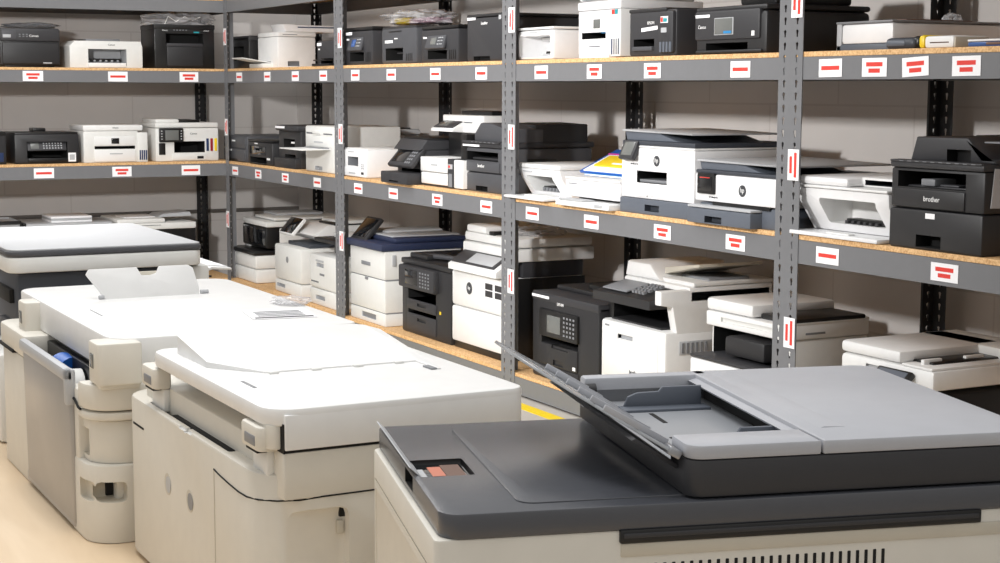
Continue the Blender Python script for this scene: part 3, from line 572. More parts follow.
t.b('control_panel', (-w*.8, w*.98), (-.012, .012), (-.055, .055), 'charcoal', .008, M=Mx); t.b('control_panel/screen', (-w*.6, w*.3), (-.0135, -.01), (-.035, .04), 'screen', .002, M=Mx)
for i in range(3):
    for j in range(4): t.b('control_panel', (w*(.42+i*.14), w*(.5+i*.14)), (-.0135, -.01), (-.04+j*.02, -.03+j*.02), 'grey', 0, M=Mx)
t.b('sticker', (-w*.96, -w*.1), (.0185, .03), (h*.54, h*.60), 'tag', 0); t.b('paper_tray', (-w, w*.98), (-.065, .3), (0, h*.26), 'charcoal', .006, cuts=[((-w*.35, w*.35), (-.2, -.04), (.008, h*.07), 'hole')]); t.done()
t, w, h = R('multifunction_printer', 'white multifunction printer with a dark output bay and tilted screen, beside a grey one', 'printer', 'mid', 421, 463, .03, 160)
t.b('body', (-w, w*.30), (0, .42), (.010, h*.48), 'white', .006); t.b('body', (-w, w*.30), (-.004, .42), (h*.50, h), 'white', .006); t.b('body', (-w*.98, w*.98), (.01, .42), (0, h*.99), 'charcoal', .004); t.b('side_column', (w*.30, w*.58), (-.002, .3), (.004, h), 'charcoal', .004)
t.b('body', (w*.58, w), (-.001, .41), (.004, h*.98), 'white', .006); t.b('sticker', (w*.34, w*.54), (-.0035, 0), (h*.66, h*.82), 'lightgrey', 0); t.b('sticker', (w*.36, w*.44), (-.0045, -.001), (h*.70, h*.78), 'red', 0); t.b('sticker', (w*.36, w*.52), (-.0035, 0), (h*.06, h*.5), 'grey', 0)
hs = z_of(134, t.e.location.x, t.e.location.y-w)-.814; h2 = z_of(116, t.e.location.x, t.e.location.y-w)-.814
t.b('output_bay', (-w, w*.98), (.14, .42), (h*.99, hs), 'jet', .006); t.b('output_bay', (w*.7, w*.98), (.02, .42), (h*.99, hs), 'jet', .006)
t.b('scanner', (-w*.9, w*1.0), (.10, .26), (hs, h2), 'white', .006, cuts=[((-w*.7, w*.5), (-.1, .104), (hs+(h2-hs)*.55, hs+(h2-hs)*.62), 'grey')]); t.b('scanner_lid', (-w*.4, w*1.0), (.14, .26), (h2, h2+.02), 'jet', .006)
t.pr('control_panel', [(.12, hs), (.045, hs+.004), (.045, hs+.016), (.12, hs+.055)], 'x', -w*.95, w*.1, 'white', .004); Mx = Matrix.Translation((-w*.42, .081, hs+.0375)) @ Matrix.Rotation(math.radians(-62.5), 4, 'X')
t.b('control_panel/screen', (-w*.45, w*.45), (-.003, .003), (-.034, .034), 'charcoal', .002, M=Mx); t.b('control_panel/screen', (-w*.32, w*.1), (-.0042, -.002), (-.024, .024), 'screengrey', .001, M=Mx); t.b('badge', (-w*.45, -w*.15), (-.0055, 0), (h*.72, h*.78), 'lightgrey', 0); t.done()
t, w, h = R('multifunction_printer', 'tall dark grey multifunction printer with a document feeder, left of the third upright', 'printer', 'mid', 463, 502, .052, 143)
t.b('body', (-w, w), (0, .44), (h*.385, h*.88), 'dgrey', .01, cuts=[((-w*.86, w*.80), (-.1, .2), (h*.62, h*.80), 'hole')]); t.b('scanner', (-w, w), (-.004, .45), (h*.885, h), 'charcoal', .006); t.b('paper_tray', (-w, w), (-.002, .44), (0, h*.38), 'dgrey', .008, cuts=[((-w*.3, w*.3), (-.1, .03), (h*.02, h*.12), 'hole')])
t.b('front_panel', (-w*.9, w*.9), (-.005, .02), (h*.40, h*.60), 'dgrey', .004); t.b('output_tray', (-w*.7, w*.7), (.02, .18), (h*.63, h*.68), 'charcoal', .004); t.b('vent', (w-.002, w+.002), (.12, .26), (h*.55, h*.68), 'jet', .001)
for i in range(7): t.b('vent', (w-.001, w+.0035), (.125+i*.019, .135+i*.019), (h*.56, h*.60), 'grey', 0)
hf = z_of(123, t.e.location.x, t.e.location.y)-.814
t.pr('document_feeder', [(-w*.62, h), (w, h), (w, h+(hf-h)*.7), (w*.2, hf), (-w*.3, hf), (-w*.62, h+.03)], 'y', .02, .2, 'dgrey', .006); t.pr('document_feeder', [(-w, h), (w, h), (w*.98, hf*.985), (-w*.2, hf)], 'y', .16, .42, 'black', .01)
t.b('control_panel', (-w*.95, w*.95), (-.012, .02), (h*.97, h*1.01), 'charcoal', .004); keypad(t, 'control_panel', -w*.5, w*.8, h*.98, h*1.0, 6, 1, -.012, 'grey'); t.b('sticker', (-w*.95, -w*.1), (-.0055, 0), (h*.895, h*.935), 'tag', 0); t.text('brother', 0, h*.52, .036, y=-.0057); t.done()
# bay right of the third upright
t, w, h = R('inkjet_printer', 'white all in one printer with its tray folded open, beside the coloured envelopes', 'printer', 'mid', 521, 562, .055, 166)
t.pr('body', [(.05, .012), (.33, .012), (.33, h*.86), (-.012, h*.86), (.0, h*.6)], 'x', -w, w, 'bright', .006, cuts=[((-w*.7, w*.55), (-.1, .16), (.03, h*.66), 'white')])
t.b('scanner_lid', (-w, w), (-.012, .335), (h*.865, h), 'white', .005); t.b('output_tray', (-w*.95, w*.98), (-.085, .12), (.004, .014), 'bright', .003); t.b('print_carriage', (-w*.5, w*.5), (.06, .11), (.03, .05), 'jet', .002)
for i in range(6): t.b('print_carriage', (-w*.45+i*w*.16, -w*.38+i*w*.16), (.05, .07), (.03, .045), 'grey', .001)
t.b('output_tray', (-w*.3, w*.4), (-.05, .04), (.014, .02), 'white', .002); t.b('badge', (-w*.8, -w*.35), (-.0118, 0), (h*.76, h*.79), 'lightgrey', 0); t.done()
t, w, h = R('inkjet_printer', 'flat white inkjet printer with coloured plastic envelopes on top', 'printer', 'mid', 565, 620, .02, 181)
t.b('body', (-w, w), (.0, .32), (h*.30, h*.9), 'bright', .006); t.b('base', (-w*.9, w), (.05, .31), (0, h*.30), 'jet', .004); t.b('scanner_lid', (-w, w), (-.003, .325), (h*.9, h), 'white', .004); t.b('output_tray', (-w*.95, w), (-.05, .05), (.0, h*.2), 'white', .004)
t.b('output_tray', (-w*.8, w*.1), (-.052, .0), (h*.2, h*.26), 'lightgrey', .002); t.b('output_tray', (w*.5, w*.78), (-.052, -.03), (h*.06, h*.17), 'lightgrey', .002); t.b('badge', (-w*.86, -w*.55), (-.0015, 0), (h*.74, h*.77), 'grey', 0); t.done()
lc = t.e.location; hh = h
def pouch(label, loc, tilt, layers, rot):
    P = []
    for (x0, x1, y0, y1, z0, z1, m) in layers:
        q = rbox((x0, x1), (y0, y1), (z0, z1), .005); bmesh.ops.transform(q, matrix=Matrix.Rotation(tilt, 4, 'X'), verts=q.verts); P.append((q, [m]))
    single('plastic_envelope', label, 'envelope', P, loc, rot)
pouch('pale blue plastic envelope lowest in the pile on the flat white printer', (lc.x+.17, lc.y, lc.z+hh+.001), 0, [(-.16, .16, -.11, .12, 0, .010, 'cyan'), (-.15, .15, -.114, -.1, .002, .008, 'tag')], -PI/2)
pouch('yellow plastic envelope with blue and pink edges leaning on top of the flat white printer', (lc.x+.09, lc.y-.01, lc.z+hh+.016), math.radians(25), [(-.22, .17, -.02, .17, 0, .012, 'blue'), (-.19, .165, -.018, .115, .010, .016, 'tag'), (-.21, .165, .118, .126, .011, .0165, 'magenta'), (-.16, .16, .015, .10, .012, .022, 'yellow'), (-.05, .12, .03, .042, .018, .0235, 'tag')], -PI/2)
t, w, h = R('multifunction_printer', 'tall white printer on a slate paper tray with a tilted touchscreen at its left corner', 'printer', 'mid', 621, 693.5, .015, 146)
t.b('paper_tray', (-w, w), (-.006, .37), (0, h*.215), 'slate', .004, cuts=[((-w*.28, w*.12), (-.1, .02), (h*.05, h*.14), 'slatedark')]); t.b('body', (-w, w), (0, .38), (h*.22, h*.93), 'bright', .005, cuts=[((-w*.55, w*.28), (-.1, .14), (h*.44, h*.61), 'jet')])
t.b('front_door', (-w*.55, w*.28), (-.004, .02), (h*.245, h*.42), 'bright', .003, cuts=[((-w*.24, w*.0), (-.1, .008), (h*.235, h*.27), 'slatedark')]); t.b('output_tray', (-w*.54, w*.27), (.01, .13), (h*.445, h*.49), 'grey', .003)
t.b('scanner', (-w, w), (.0, .40), (h*.93, h*.965), 'white', .004); t.b('scanner_lid', (-w*.98, w*1.0), (.0, .43), (h*.965, h*1.03), 'slatedark', .004)
t.pr('document_feeder', [(-w*.92, h*1.03), (w*.55, h*1.03), (-w*.05, h*1.15), (-w*.98, h*1.17)], 'y', .01, .36, 'slate', .005); t.pr('document_feeder/input_tray', [(-w*.99, h*1.155), (w*.92, h*1.135), (w*.92, h*1.155), (-w*.99, h*1.185)], 'y', .0, .38, 'lightgrey', .003)
Mx = Matrix.Translation((-w*.64, -.010, h*.90)) @ Matrix.Rotation(math.radians(-24), 4, 'X')
t.b('control_panel', (-w*.26, w*.14), (-.008, .012), (-h*.15, h*.13), 'charcoal', .005, M=Mx); t.b('control_panel/screen', (-w*.20, w*.09), (-.0095, -.006), (-h*.10, h*.105), 'screengrey', .002, M=Mx)
hp_logo(t, 0, h*.76, .019); t.text('HP OfficeJet Pro', -w*.62, h*.70, .013, 'letterdark'); t.done()
t, w, h = R('multifunction_printer', 'low white printer with a black touchscreen and slate lid, left of the double post', 'printer', 'mid', 694.5, 782, .008, 179)
t.b('paper_tray', (-w*.98, w*.5), (-.035, .2), (0, h*.30), 'slate', .004, cuts=[((-w*.55, -w*.15), (-.1, -.005), (h*.03, h*.16), 'slatedark')]); t.b('paper_tray', (-w*.98, w*.5), (-.034, .2), (h*.31, h*.36), 'lightgrey', .003); t.b('base', (-w*.94, w*.96), (.012, .34), (0, h*.40), 'slate', .004)
t.b('output_bay', (-w*.6, w*.7), (.004, .1), (h*.36, h*.44), 'jet', .002); t.b('body', (-w, w), (0, .36), (h*.43, h*.98), 'bright', .006); t.b('scanner_lid', (-w*.99, w), (.0, .42), (h*.985, h*1.06), 'slatedark', .004)
t.pr('document_feeder', [(-w*.92, h*1.06), (w*.5, h*1.06), (w*.1, h*1.20), (-w*.96, h*1.23)], 'y', .01, .34, 'slate', .005); t.pr('document_feeder/input_tray', [(-w*.97, h*1.22), (w*1.05, h*1.20), (w*1.05, h*1.23), (-w*.97, h*1.27)], 'y', 0, .44, 'lightgrey', .003)
t.b('control_panel', (-w*.90, -w*.50), (-.010, .01), (h*.58, h*1.0), 'jet', .004); t.b('control_panel/screen', (-w*.86, -w*.54), (-.0115, -.008), (h*.64, h*.93), 'screen', .001); t.b('control_panel/screen', (-w*.82, -w*.58), (-.0122, -.011), (h*.90, h*.915), 'red', 0)
hp_logo(t, w*.12, h*.70, .019); t.text('HP OfficeJet Pro', -w*.55, h*.52, .013, 'letterdark'); t.done()
t, w, h = R('inkjet_printer', 'white all in one printer with open front, left of the big black printer', 'printer', 'mid', 798, 888, .03, 185)
t.pr('body', [(.06, .016), (.34, .016), (.34, h*.84), (-.004, h*.84), (.0, h*.6)], 'x', -w, w, 'bright', .006, cuts=[((-w*.52, w*.72), (-.1, .13), (.04, h*.68), 'white', .006)])
t.b('scanner_lid', (-w, w), (-.01, .35), (h*.85, h*.90), 'white', .005); t.b('scanner_lid', (-w, w*.15), (-.01, .35), (h*.90, h*1.06), 'bright', .012); t.b('document_feeder', (w*.1, w), (.05, .34), (h*.90, h*1.08), 'white', .008, cuts=[((w*.2, w*1.2), (-.1, .3), (h*.94, h*1.03), 'slatedark')])
t.b('output_tray', (-w, w*.96), (-.035, .10), (.002, .014), 'bright', .003); t.b('output_tray', (-w*.2, w*.3), (-.025, .0), (.014, .019), 'white', .002); t.b('print_carriage', (-w*.3, w*.55), (.07, .11), (.036, .055), 'jet', .002)
for i in range(6): t.b('print_carriage', (-w*.25+i*w*.13, -w*.19+i*w*.13), (.055, .08), (.03, .05), 'charcoal', .001)
t.b('badge', (-w*.9, -w*.4), (-.0112, 0), (h*.795, h*.815), 'grey', 0, M=Matrix.Translation((0, .008, 0))); t.b('sticker', (w*.86, w*.95), (.03, .045), (.03, .055), 'jet', 0); t.done()
t, w, h = R('multifunction_printer', 'black multifunction printer with a document feeder at the right end of the middle shelf', 'printer', 'mid', 889, 982, .015, 165)
t.b('paper_tray', (-w, w), (-.004, .40), (0, h*.455), 'black', .008, cuts=[((-w*.38, w*.16), (-.1, .05), (h*.03, h*.17), 'hole')]); t.b('body', (-w, w), (0, .40), (h*.46, h*.92), 'black', .008, cuts=[((-w*.84, w*.62), (-.1, .24), (h*.70, h*.885), 'hole')])
t.b('front_panel', (-w*.88, w*.62), (-.005, .02), (h*.475, h*.685), 'black', .004); t.b('scanner', (-w, w), (-.006, .42), (h*.92, h), 'charcoal', .006); t.b('output_tray', (-w*.8, w*.58), (.03, .22), (h*.69, h*.72), 'charcoal', .003); t.b('paper_stop', (-w*.45, -w*.15), (.02, .10), (h*.72, h*.80), 'grey', .003, M=Matrix.Translation((0, 0, 0)))
t.b('paper_stop', (-w*.1, w*.3), (.03, .08), (h*.72, h*.745), 'dgrey', .003)
h1 = z_of(137, t.e.location.x+.05, t.e.location.y)-.814
t.pr('document_feeder', [(-w*.80, h), (w*1.0, h), (w*1.0, h+.01), (w*.75, h+.014), (w*.42, h1), (-w*.68, h1*.995)], 'y', .035, .24, 'charcoal', .008, cuts=[((-w*.0, w*.5), (-.1, .07), (h-.01, h+.035), 'jet')])
t.pr('document_feeder', [(-w*.7, h), (w*1.0, h), (w, h1*.985), (-w*.6, h1)], 'y', .24, .40, 'black', .008); t.b('document_feeder/input_tray', (w*.62, w*1.0), (.06, .3), (h1*.955, h1*.97), 'grey', .003)
t.b('control_panel', (-w*.98, w*.98), (-.010, .03), (h*.985, h*1.01), 'charcoal', .004); keypad(t, 'control_panel', -w*.8, w*.9, h*.99, h*1.005, 10, 1, -.010, 'grey'); t.b('sticker', (-w*.18, w*.02), (-.0055, 0), (h*.36, h*.42), 'tag', 0)
t.text('brother', -w*.06, h*.58, .036, y=-.0057); t.done()
lm = t.e.location
single('document_sleeve', 'clear plastic sleeve leaning on the side of the black printer at the right edge', 'sleeve', [(prism_bm([(.02, .13), (.30, .12), (.30, .21), (.03, .235)], 'x', -.0015, .0015), ['bag'])], (lm.x, lm.y-w-.004, lm.z), -PI/2)

# ================================================================== long wall, floor shelf
t, w, h = R('multifunction_printer', 'white printer with a glossy black front, next to the corner on the floor shelf', 'printer', 'bottom', 248, 272, .15, 222)
t.b('paper_tray', (-w, w), (-.10, .3), (0, h*.23), 'offwhite', .014); t.b('paper_tray', (-w, w), (-.10, .3), (h*.235, h*.46), 'offwhite', .014); t.b('output_tray', (-w, w), (-.11, .2), (h*.46, h*.53), 'jet', .008); t.b('body', (-w*.98, w), (.05, .46), (0, h*.90), 'offwhite', .012)
t.b('front_panel', (-w, w*.98), (-.03, .10), (h*.56, h*.905), 'jet', .008); t.b('front_panel', (-w*.8, w*.9), (-.034, .0), (h*.60, h*.88), 'screen', .006); t.b('power_button', (-w*.95, -w*.6), (-.02, .05), (h*.53, h*.60), 'white', .003)
t.b('scanner', (-w, w), (-.03, .48), (h*.91, h*1.0), 'offwhite', .008); t.b('scanner_lid', (-w*.6, w), (.02, .48), (h*1.015, h*1.06), 'offwhite', .008); t.b('document_feeder', (-w*.9, w*.2), (.1, .4), (h*1.06, h*1.10), 'lightgrey', .006); t.b('badge', (-w*.9, -w*.5), (-.0315, 0), (h*.86, h*.88), 'lettering', 0); t.done()
t, w, h = R('multifunction_printer', 'white printer with a small tilted dark screen, second from the corner, floor shelf', 'printer', 'bottom', 275, 301, .05, 249.5)
t.b('body', (-w, w), (0, .42), (h*.28, h), 'offwhite', .012); t.b('paper_tray', (-w, w), (.0, .42), (0, h*.27), 'offwhite', .012, cuts=[((-w*.85, -w*.2), (-.1, .02), (h*.12, h*.19), 'lightgrey')]); t.cyl('emblem', (0, .003, h*.72), (0, -.0015, h*.72), .018, 'grey', 20)
hs = z_of(233, t.e.location.x, t.e.location.y-w)-zb
t.b('output_bay', (-w*.95, w*.95), (.22, .42), (h, hs), 'lightgrey', .006); t.b('output_tray', (-w*.7, w*.95), (.06, .4), (h, h+.02), 'slatedark', .004); t.pr('scanner', [(.12, hs-.05), (.45, hs-.03), (.45, hs+.03), (.16, hs+.035), (.08, hs-.02)], 'x', -w*.9, w*1.0, 'white', .008)
t.b('document_feeder', (-w*.4, w), (.24, .44), (hs+.03, hs+.06), 'offwhite', .01); t.b('document_feeder', (-w*.1, w), (.2, .4), (hs+.032, hs+.045), 'jet', .004)
Mx = Matrix.Translation((-w*.45, .07, hs+.015)) @ Matrix.Rotation(math.radians(-42), 4, 'X')
t.b('control_panel', (-w*.5, w*.5), (-.008, .012), (-.062, .058), 'white', .006, M=Mx); t.b('control_panel/screen', (-w*.46, w*.46), (-.0095, -.006), (-.056, .052), 'screen', .002, M=Mx); t.done()
t, w, h = R('laser_printer', 'white laser printer with black output bay, left of the second upright, floor shelf', 'printer', 'bottom', 310, 336, .04, 259)
t.b('body', (-w, w), (0, .42), (h*.33, h), 'offwhite', .010, cuts=[((-w*.45, w*.1), (-.1, .02), (h*.76, h*.84), 'lightgrey'), ((-w*.9, -w*.3), (-.1, .006), (h*.44, h*.47), 'grey')]); t.b('paper_tray', (-w, w), (-.002, .42), (0, h*.32), 'offwhite', .010, cuts=[((-w*.5, w*.2), (-.1, .02), (h*.12, h*.2), 'lightgrey')]); t.b('badge', (-w*.2, w*.15), (-.0015, 0), (h*.60, h*.64), 'grey', 0)
t.b('output_bay', (-w*.4, w), (.10, .42), (h, h*1.24), 'jet', .006); t.b('scanner', (-w*.9, w), (.02, .42), (h*1.24, h*1.32), 'black', .006); t.b('scanner_lid', (-w*.5, w), (.1, .42), (h*1.32, h*1.42), 'white', .010); t.b('badge', (-w*.5, w*.1), (-.0015, 0), (h*.86, h*.9), 'lightgrey', 0); t.done()
t, w, h = R('multifunction_printer', 'tall white printer with a navy top and an upright black touchscreen', 'printer', 'bottom', 350.5, 385, .03, 252)
hs = z_of(244, t.e.location.x, t.e.location.y-w)-zb
t.b('body', (-w, w), (0, .42), (h*.62, h), 'offwhite', .008); t.b('body', (-w, w), (0, .42), (h*.18, h*.612), 'offwhite', .008); t.b('body', (-w*.99, w*.99), (.006, .415), (.01, h*.99), 'grey', .004); t.b('paper_tray', (-w, w), (0, .42), (0, h*.175), 'offwhite', .008, cuts=[((-w*.3, w*.5), (-.1, .03), (h*.06, h*.13), 'lightgrey')])
t.b('badge', (-w*.3, w*.2), (-.003, .002), (h*.77, h*.82), 'grey', .001); t.b('latch', (-w*.1, w*.06), (-.003, .002), (h*.575, h*.61), 'grey', .001); t.b('side_panel', (w-.001, w+.004), (.10, .30), (h*.22, h*.70), 'offwhite', .003); t.b('side_panel', (w-.001, w+.004), (.04, .06), (h*.80, h*.95), 'lightgrey', .001)
t.b('scanner', (-w*1.02, w*1.02), (-.02, .46), (h*1.002, h*1.10), 'navy', .008); t.b('scanner_lid', (-w*.5, w*.95), (.06, .45), (h*1.10, h*1.17), 'navy', .01); t.b('scanner_lid', (-w*.3, w*.7), (.07, .44), (h*1.165, h*1.185), 'lightgrey', .006)
t.b('document_feeder', (-w*.9, -w*.2), (.12, .45), (h*1.10, h*1.22), 'lightgrey', .02)
Mx = Matrix.Translation((-w*.6, .05, h*1.20)) @ Matrix.Rotation(math.radians(-42), 4, 'X')
t.b('control_panel', (-w*.42, w*.42), (-.010, .014), (-.075, .085), 'black', .008, M=Mx); t.b('control_panel/screen', (-w*.36, w*.36), (-.0115, -.008), (-.045, .07), 'screen', .002, M=Mx); t.done()
t, w, h = R('multifunction_printer', 'black multifunction printer with two paper drawers beside the tall white one with a navy top', 'printer', 'bottom', 402, 451, .07, 268)
t.b('body', (-w, w), (0, .40), (0, h*.93), 'black', .010, cuts=[((-w*.72, w*.42), (-.1, .2), (h*.47, h*.60), 'hole'), ((-w*.72, w*.42), (-.1, .12), (h*.28, h*.33), 'hole')]); t.b('scanner', (-w*1.0, w), (-.004, .42), (h*.93, h*1.0), 'black', .006)
t.b('paper_tray#1', (-w*.74, w*.44), (-.006, .2), (h*.33, h*.47), 'charcoal', .004, cuts=[((-w*.3, w*.05), (-.1, .01), (h*.39, h*.43), 'hole')]); t.b('paper_tray#2', (-w*.74, w*.44), (-.006, .2), (h*.05, h*.28), 'charcoal', .004, cuts=[((-w*.3, w*.05), (-.1, .01), (h*.19, h*.23), 'hole')])
t.b('control_panel', (-w*.92, w*.52), (-.03, .02), (h*.62, h*.92), 'charcoal', .01); t.b('control_panel/screen', (-w*.62, -w*.12), (-.0315, -.02), (h*.68, h*.88), 'screen', .002); keypad(t, 'control_panel', -w*.05, w*.4, h*.66, h*.88, 4, 5, -.03)
t.b('document_feeder', (-w*.9, -w*.2), (.03, .38), (h*1.0, h*1.07), 'black', .008); t.b('document_feeder/input_tray', (-w*.6, w*1.0), (.12, .40), (h*1.06, h*1.085), 'jet', .004); t.tube('document_feeder/hinge_bar', [(-w*.7, .06, h*1.03), (-w*.1, .08, h*1.055), (w*.9, .14, h*1.06)], .012, 'dgrey')
t.b('sticker', (w*.56, w*.62), (-.0015, 0), (h*.36, h*.40), 'yellow', 0); t.b('document_feeder/sticky_note', (-w*.1, w*.6), (.24, .38), (h*1.085, h*1.115), 'lime', .001); t.done()
t, w, h = R('multifunction_printer', 'white printer with a tilted grey screen and a bag on its scanner', 'printer', 'bottom', 451.5, 503, .07, 280)
t.b('body', (-w, w), (0, .40), (.03, h*.54), 'white', .012); t.b('body', (-w, w), (0, .40), (h*.545, h), 'white', .014); t.b('base', (-w*.97, w*.99), (.01, .40), (0, .05), 'jet', .004); t.b('side_panel', (w-.002, w+.004), (.02, .40), (.02, h+.001), 'jet', .002)
t.cyl('emblem', (-w*.28, .001, h*.80), (-w*.28, -.0015, h*.80), .027, 'letterdark', 28); t.text('hp', -w*.28, h*.805, .04, 'lettering', -.002, 'emblem')
t.b('energy_label', (w*.15, w*.98), (-.0015, 0), (h*.72, h*.95), 'tag', 0)
for a in (0, 1):
    for c in (0, 1): t.b('energy_label', (w*(.35+a*.36), w*(.62+a*.36)), (-.003, -.001), (h*(.75+c*.09), h*(.825+c*.09)), 'charcoal', 0)
hs = z_of(254, t.e.location.x, t.e.location.y-w)-zb
t.pr('control_panel', [(.06, h), (-.03, h+.005), (-.03, h+.03), (.06, h+.09)], 'x', -w*.9, w*.95, 'white', .005); Mx = Matrix.Translation((0, .012, h+.062)) @ Matrix.Rotation(math.radians(-57), 4, 'X')
t.b('control_panel/screen', (-w*.85, w*.8), (-.003, .003), (-.04, .045), 'charcoal', .002, M=Mx); t.b('control_panel/screen', (-w*.3, w*.7), (-.004, -.002), (-.03, .035), 'lightgrey', .001, M=Mx)
t.b('output_bay', (-w*.9, w*.95), (.1, .40), (h, h+.07), 'charcoal', .004); t.b('scanner', (-w*.95, w), (.05, .45), (h+.07, h+.125), 'white', .008); t.b('scanner_lid', (-w*.95, w), (.06, .44), (h+.13, h+.17), 'white', .010); t.b('document_feeder', (-w*.8, -w*.05), (.05, .36), (h+.17, h+.205), 'white', .012); t.b('document_feeder', (w*.0, w*.2), (.06, .36), (h+.168, h+.185), 'jet', .004); t.done()
lc = t.e.location; bag('plastic_bag', 'clear bag lying on the white printer scanner behind the third upright', 'bag', (lc.x+.24, lc.y-w*.50, lc.z+h+.172), .12, .07, .045, 'bag', 21)
t, w, h = R('multifunction_printer', 'black printer with a grey screen and keypad, right of the third upright, floor shelf', 'printer', 'bottom', 532, 598, .05, 305)
t.b('body', (-w, w), (0, .42), (0, h*.97), 'black', .010, cuts=[((-w*.7, w*.42), (-.1, .2), (h*.41, h*.50), 'hole')]); t.b('scanner_lid', (-w, w*1.0), (-.003, .43), (h*.90, h), 'charcoal', .008); t.b('document_feeder', (-w*.9, w*.5), (.10, .42), (h, h+.02), 'black', .006); t.b('document_feeder', (-w*.2, w*.95), (.14, .40), (h+.0, h+.04), 'jet', .008)
t.b('control_panel', (-w*.72, w*.45), (-.012, .02), (h*.50, h*.82), 'jet', .006); t.b('control_panel/screen', (-w*.45, -w*.05), (-.0135, -.01), (h*.56, h*.76), 'screengrey', .002); keypad(t, 'control_panel', w*.02, w*.4, h*.54, h*.79, 4, 5, -.012)
t.b('paper_tray', (-w*.72, w*.42), (-.006, .2), (h*.17, h*.42), 'black', .004, cuts=[((-w*.3, w*.0), (-.1, .02), (h*.19, h*.25), 'hole'), ((-w*.35, w*.15), (-.1, .03), (h*.38, h*.5), 'hole')]); t.b('paper_tray#2', (-w*.74, w*.44), (-.004, .2), (h*.01, h*.16), 'black', .004); t.b('sticker', (-w*.98, -w*.45), (-.0045, 0), (h*.935, h*.965), 'tag', 0); t.b('badge', (w*.3, w*.38), (-.0075, 0), (h*.19, h*.23), 'lettering', 0)
t.text('EPSON', -w*.1, h*.90, .03, y=-.0036); t.done()
t, w, h = R('multifunction_printer', 'white multifunction printer with a black panel over its output bay, behind the dark front copier', 'printer', 'bottom', 600, 664, .05, 333)
t.b('body', (-w, w), (0, .46), (0, h), 'white', .014, cuts=[((-w*.42, w*.05), (-.1, .012), (h*.80, h*.85), 'lightgrey')]); t.b('front_door', (-w*.92, w*.80), (-.004, .02), (h*.30, h*.90), 'white', .006, cuts=[((-w*.42, w*.05), (-.1, .2), (h*.79, h*.86), 'lightgrey')]); t.b('paper_tray', (-w*.95, w*.95), (-.005, .2), (.01, h*.27), 'white', .006)
t.b('vent', (w-.001, w+.002), (.06, .20), (h*.72, h*.88), 'lightgrey', .001)
for i in range(6): t.b('vent', (w, w+.0035), (.07+.02*i, .08+.02*i), (h*.74, h*.86), 'grey', 0)
X, Y = t.e.location.x, t.e.location.y; hs = z_of(299, X-.02, Y)-zb; h3 = z_of(262, X+.1, Y+w*.5)-zb
t.b('output_bay', (-w*.96, -w*.8), (.03, .44), (h, hs), 'jet', .004); t.b('output_bay', (-w*.9, w*.9), (.28, .44), (h, hs), 'jet', .004); t.b('output_bay', (-w*.8, w*.75), (.02, .42), (h, h+.008), 'black', .003)
t.pr('side_frame', [(.05, h-.01), (.46, h-.01), (.46, hs+.05), (-.02, hs+.05), (-.02, hs-.0), (.03, hs-.01)], 'x', w*.80, w, 'white', .008)
t.b('side_frame', (w*.82, w*.995), (.06, .462), (h-.01, hs+.03), 'white', .004)
t.pr('control_panel', [(-.04, hs-.02), (.14, hs-.02), (.14, hs+.05), (-.04, hs+.012)], 'x', -w*.98, w*.80, 'black', .004); Mx = Matrix.Translation((-w*.45, .03, hs+.035)) @ Matrix.Rotation(math.radians(-77), 4, 'X')
t.b('control_panel/screen', (-w*.36, w*.40), (-.004, .002), (-.05, .055), 'grey', .002, M=Mx)
for i in range(4):
    for j in range(4): t.b('control_panel', (w*(.12+i*.1), w*(.18+i*.1)), (-.01, -.0), (-.05+j*.026, -.036+j*.026), 'grey', 0, M=Matrix.Translation((0, .03, hs+.0375)) @ Matrix.Rotation(math.radians(-78), 4, 'X'))
t.b('scanner', (-w, w), (.10, .47), (hs+.0, hs+.06), 'white', .010); t.pr('document_feeder', [(-w*.98, hs+.06), (w*.15, hs+.06), (-w*.2, h3), (-w*.9, h3)], 'y', .10, .44, 'white', .014)
t.pr('document_feeder/input_tray', [(w*.0, hs+.085), (w*1.0, hs+.13), (w*1.0, hs+.14), (w*.0, hs+.11)], 'y', .14, .42, 'creamdark', .003); t.b('document_feeder/input_tray', (w*.1, w*.9), (.2, .38), (hs+.06, hs+.085), 'grey', .006); t.b('scanner_lid', (-w, w), (.12, .47), (hs+.06, hs+.075), 'white', .004)
t.text('brother', w*.1, h*.42, .034, 'letterdark', y=-.0048); t.b('badge', (-w*.85, -w*.72), (-.0015, 0), (h*.92, h*.94), 'grey', 0); t.done()
t, w, h = R('multifunction_printer', 'off white printer with a black output bay, behind the foot of the double post', 'printer', 'bottom', 705, 783, .10, 312)
hb_ = z_of(362, t.e.location.x-.06, t.e.location.y)-zb; hsb = z_of(324, t.e.location.x, t.e.location.y+w)-zb
t.b('body', (-w, w), (.02, .34), (0, hsb), 'offwhite', .010, cuts=[((-w*.94, w*.9), (-.1, .22), (hb_-.005, hsb+.1), 'hole')]); t.b('paper_tray', (-w*1.0, w), (-.07, .2), (0, hb_-.012), 'white', .010); t.b('output_tray', (-w*1.0, w), (-.07, .25), (hb_-.012, hb_), 'charcoal', .005)
t.b('print_head_cover', (-w*.4, w*.6), (-.02, .2), (hb_+.01, hsb-.02), 'black', .012); t.b('scanner', (-w, w), (-.004, .345), (hsb, hsb+(h-hsb)*.52), 'white', .006, cuts=[((-w*.6, w*.7), (-.1, .004), (hsb+(h-hsb)*.2, hsb+(h-hsb)*.36), 'offwhite')])
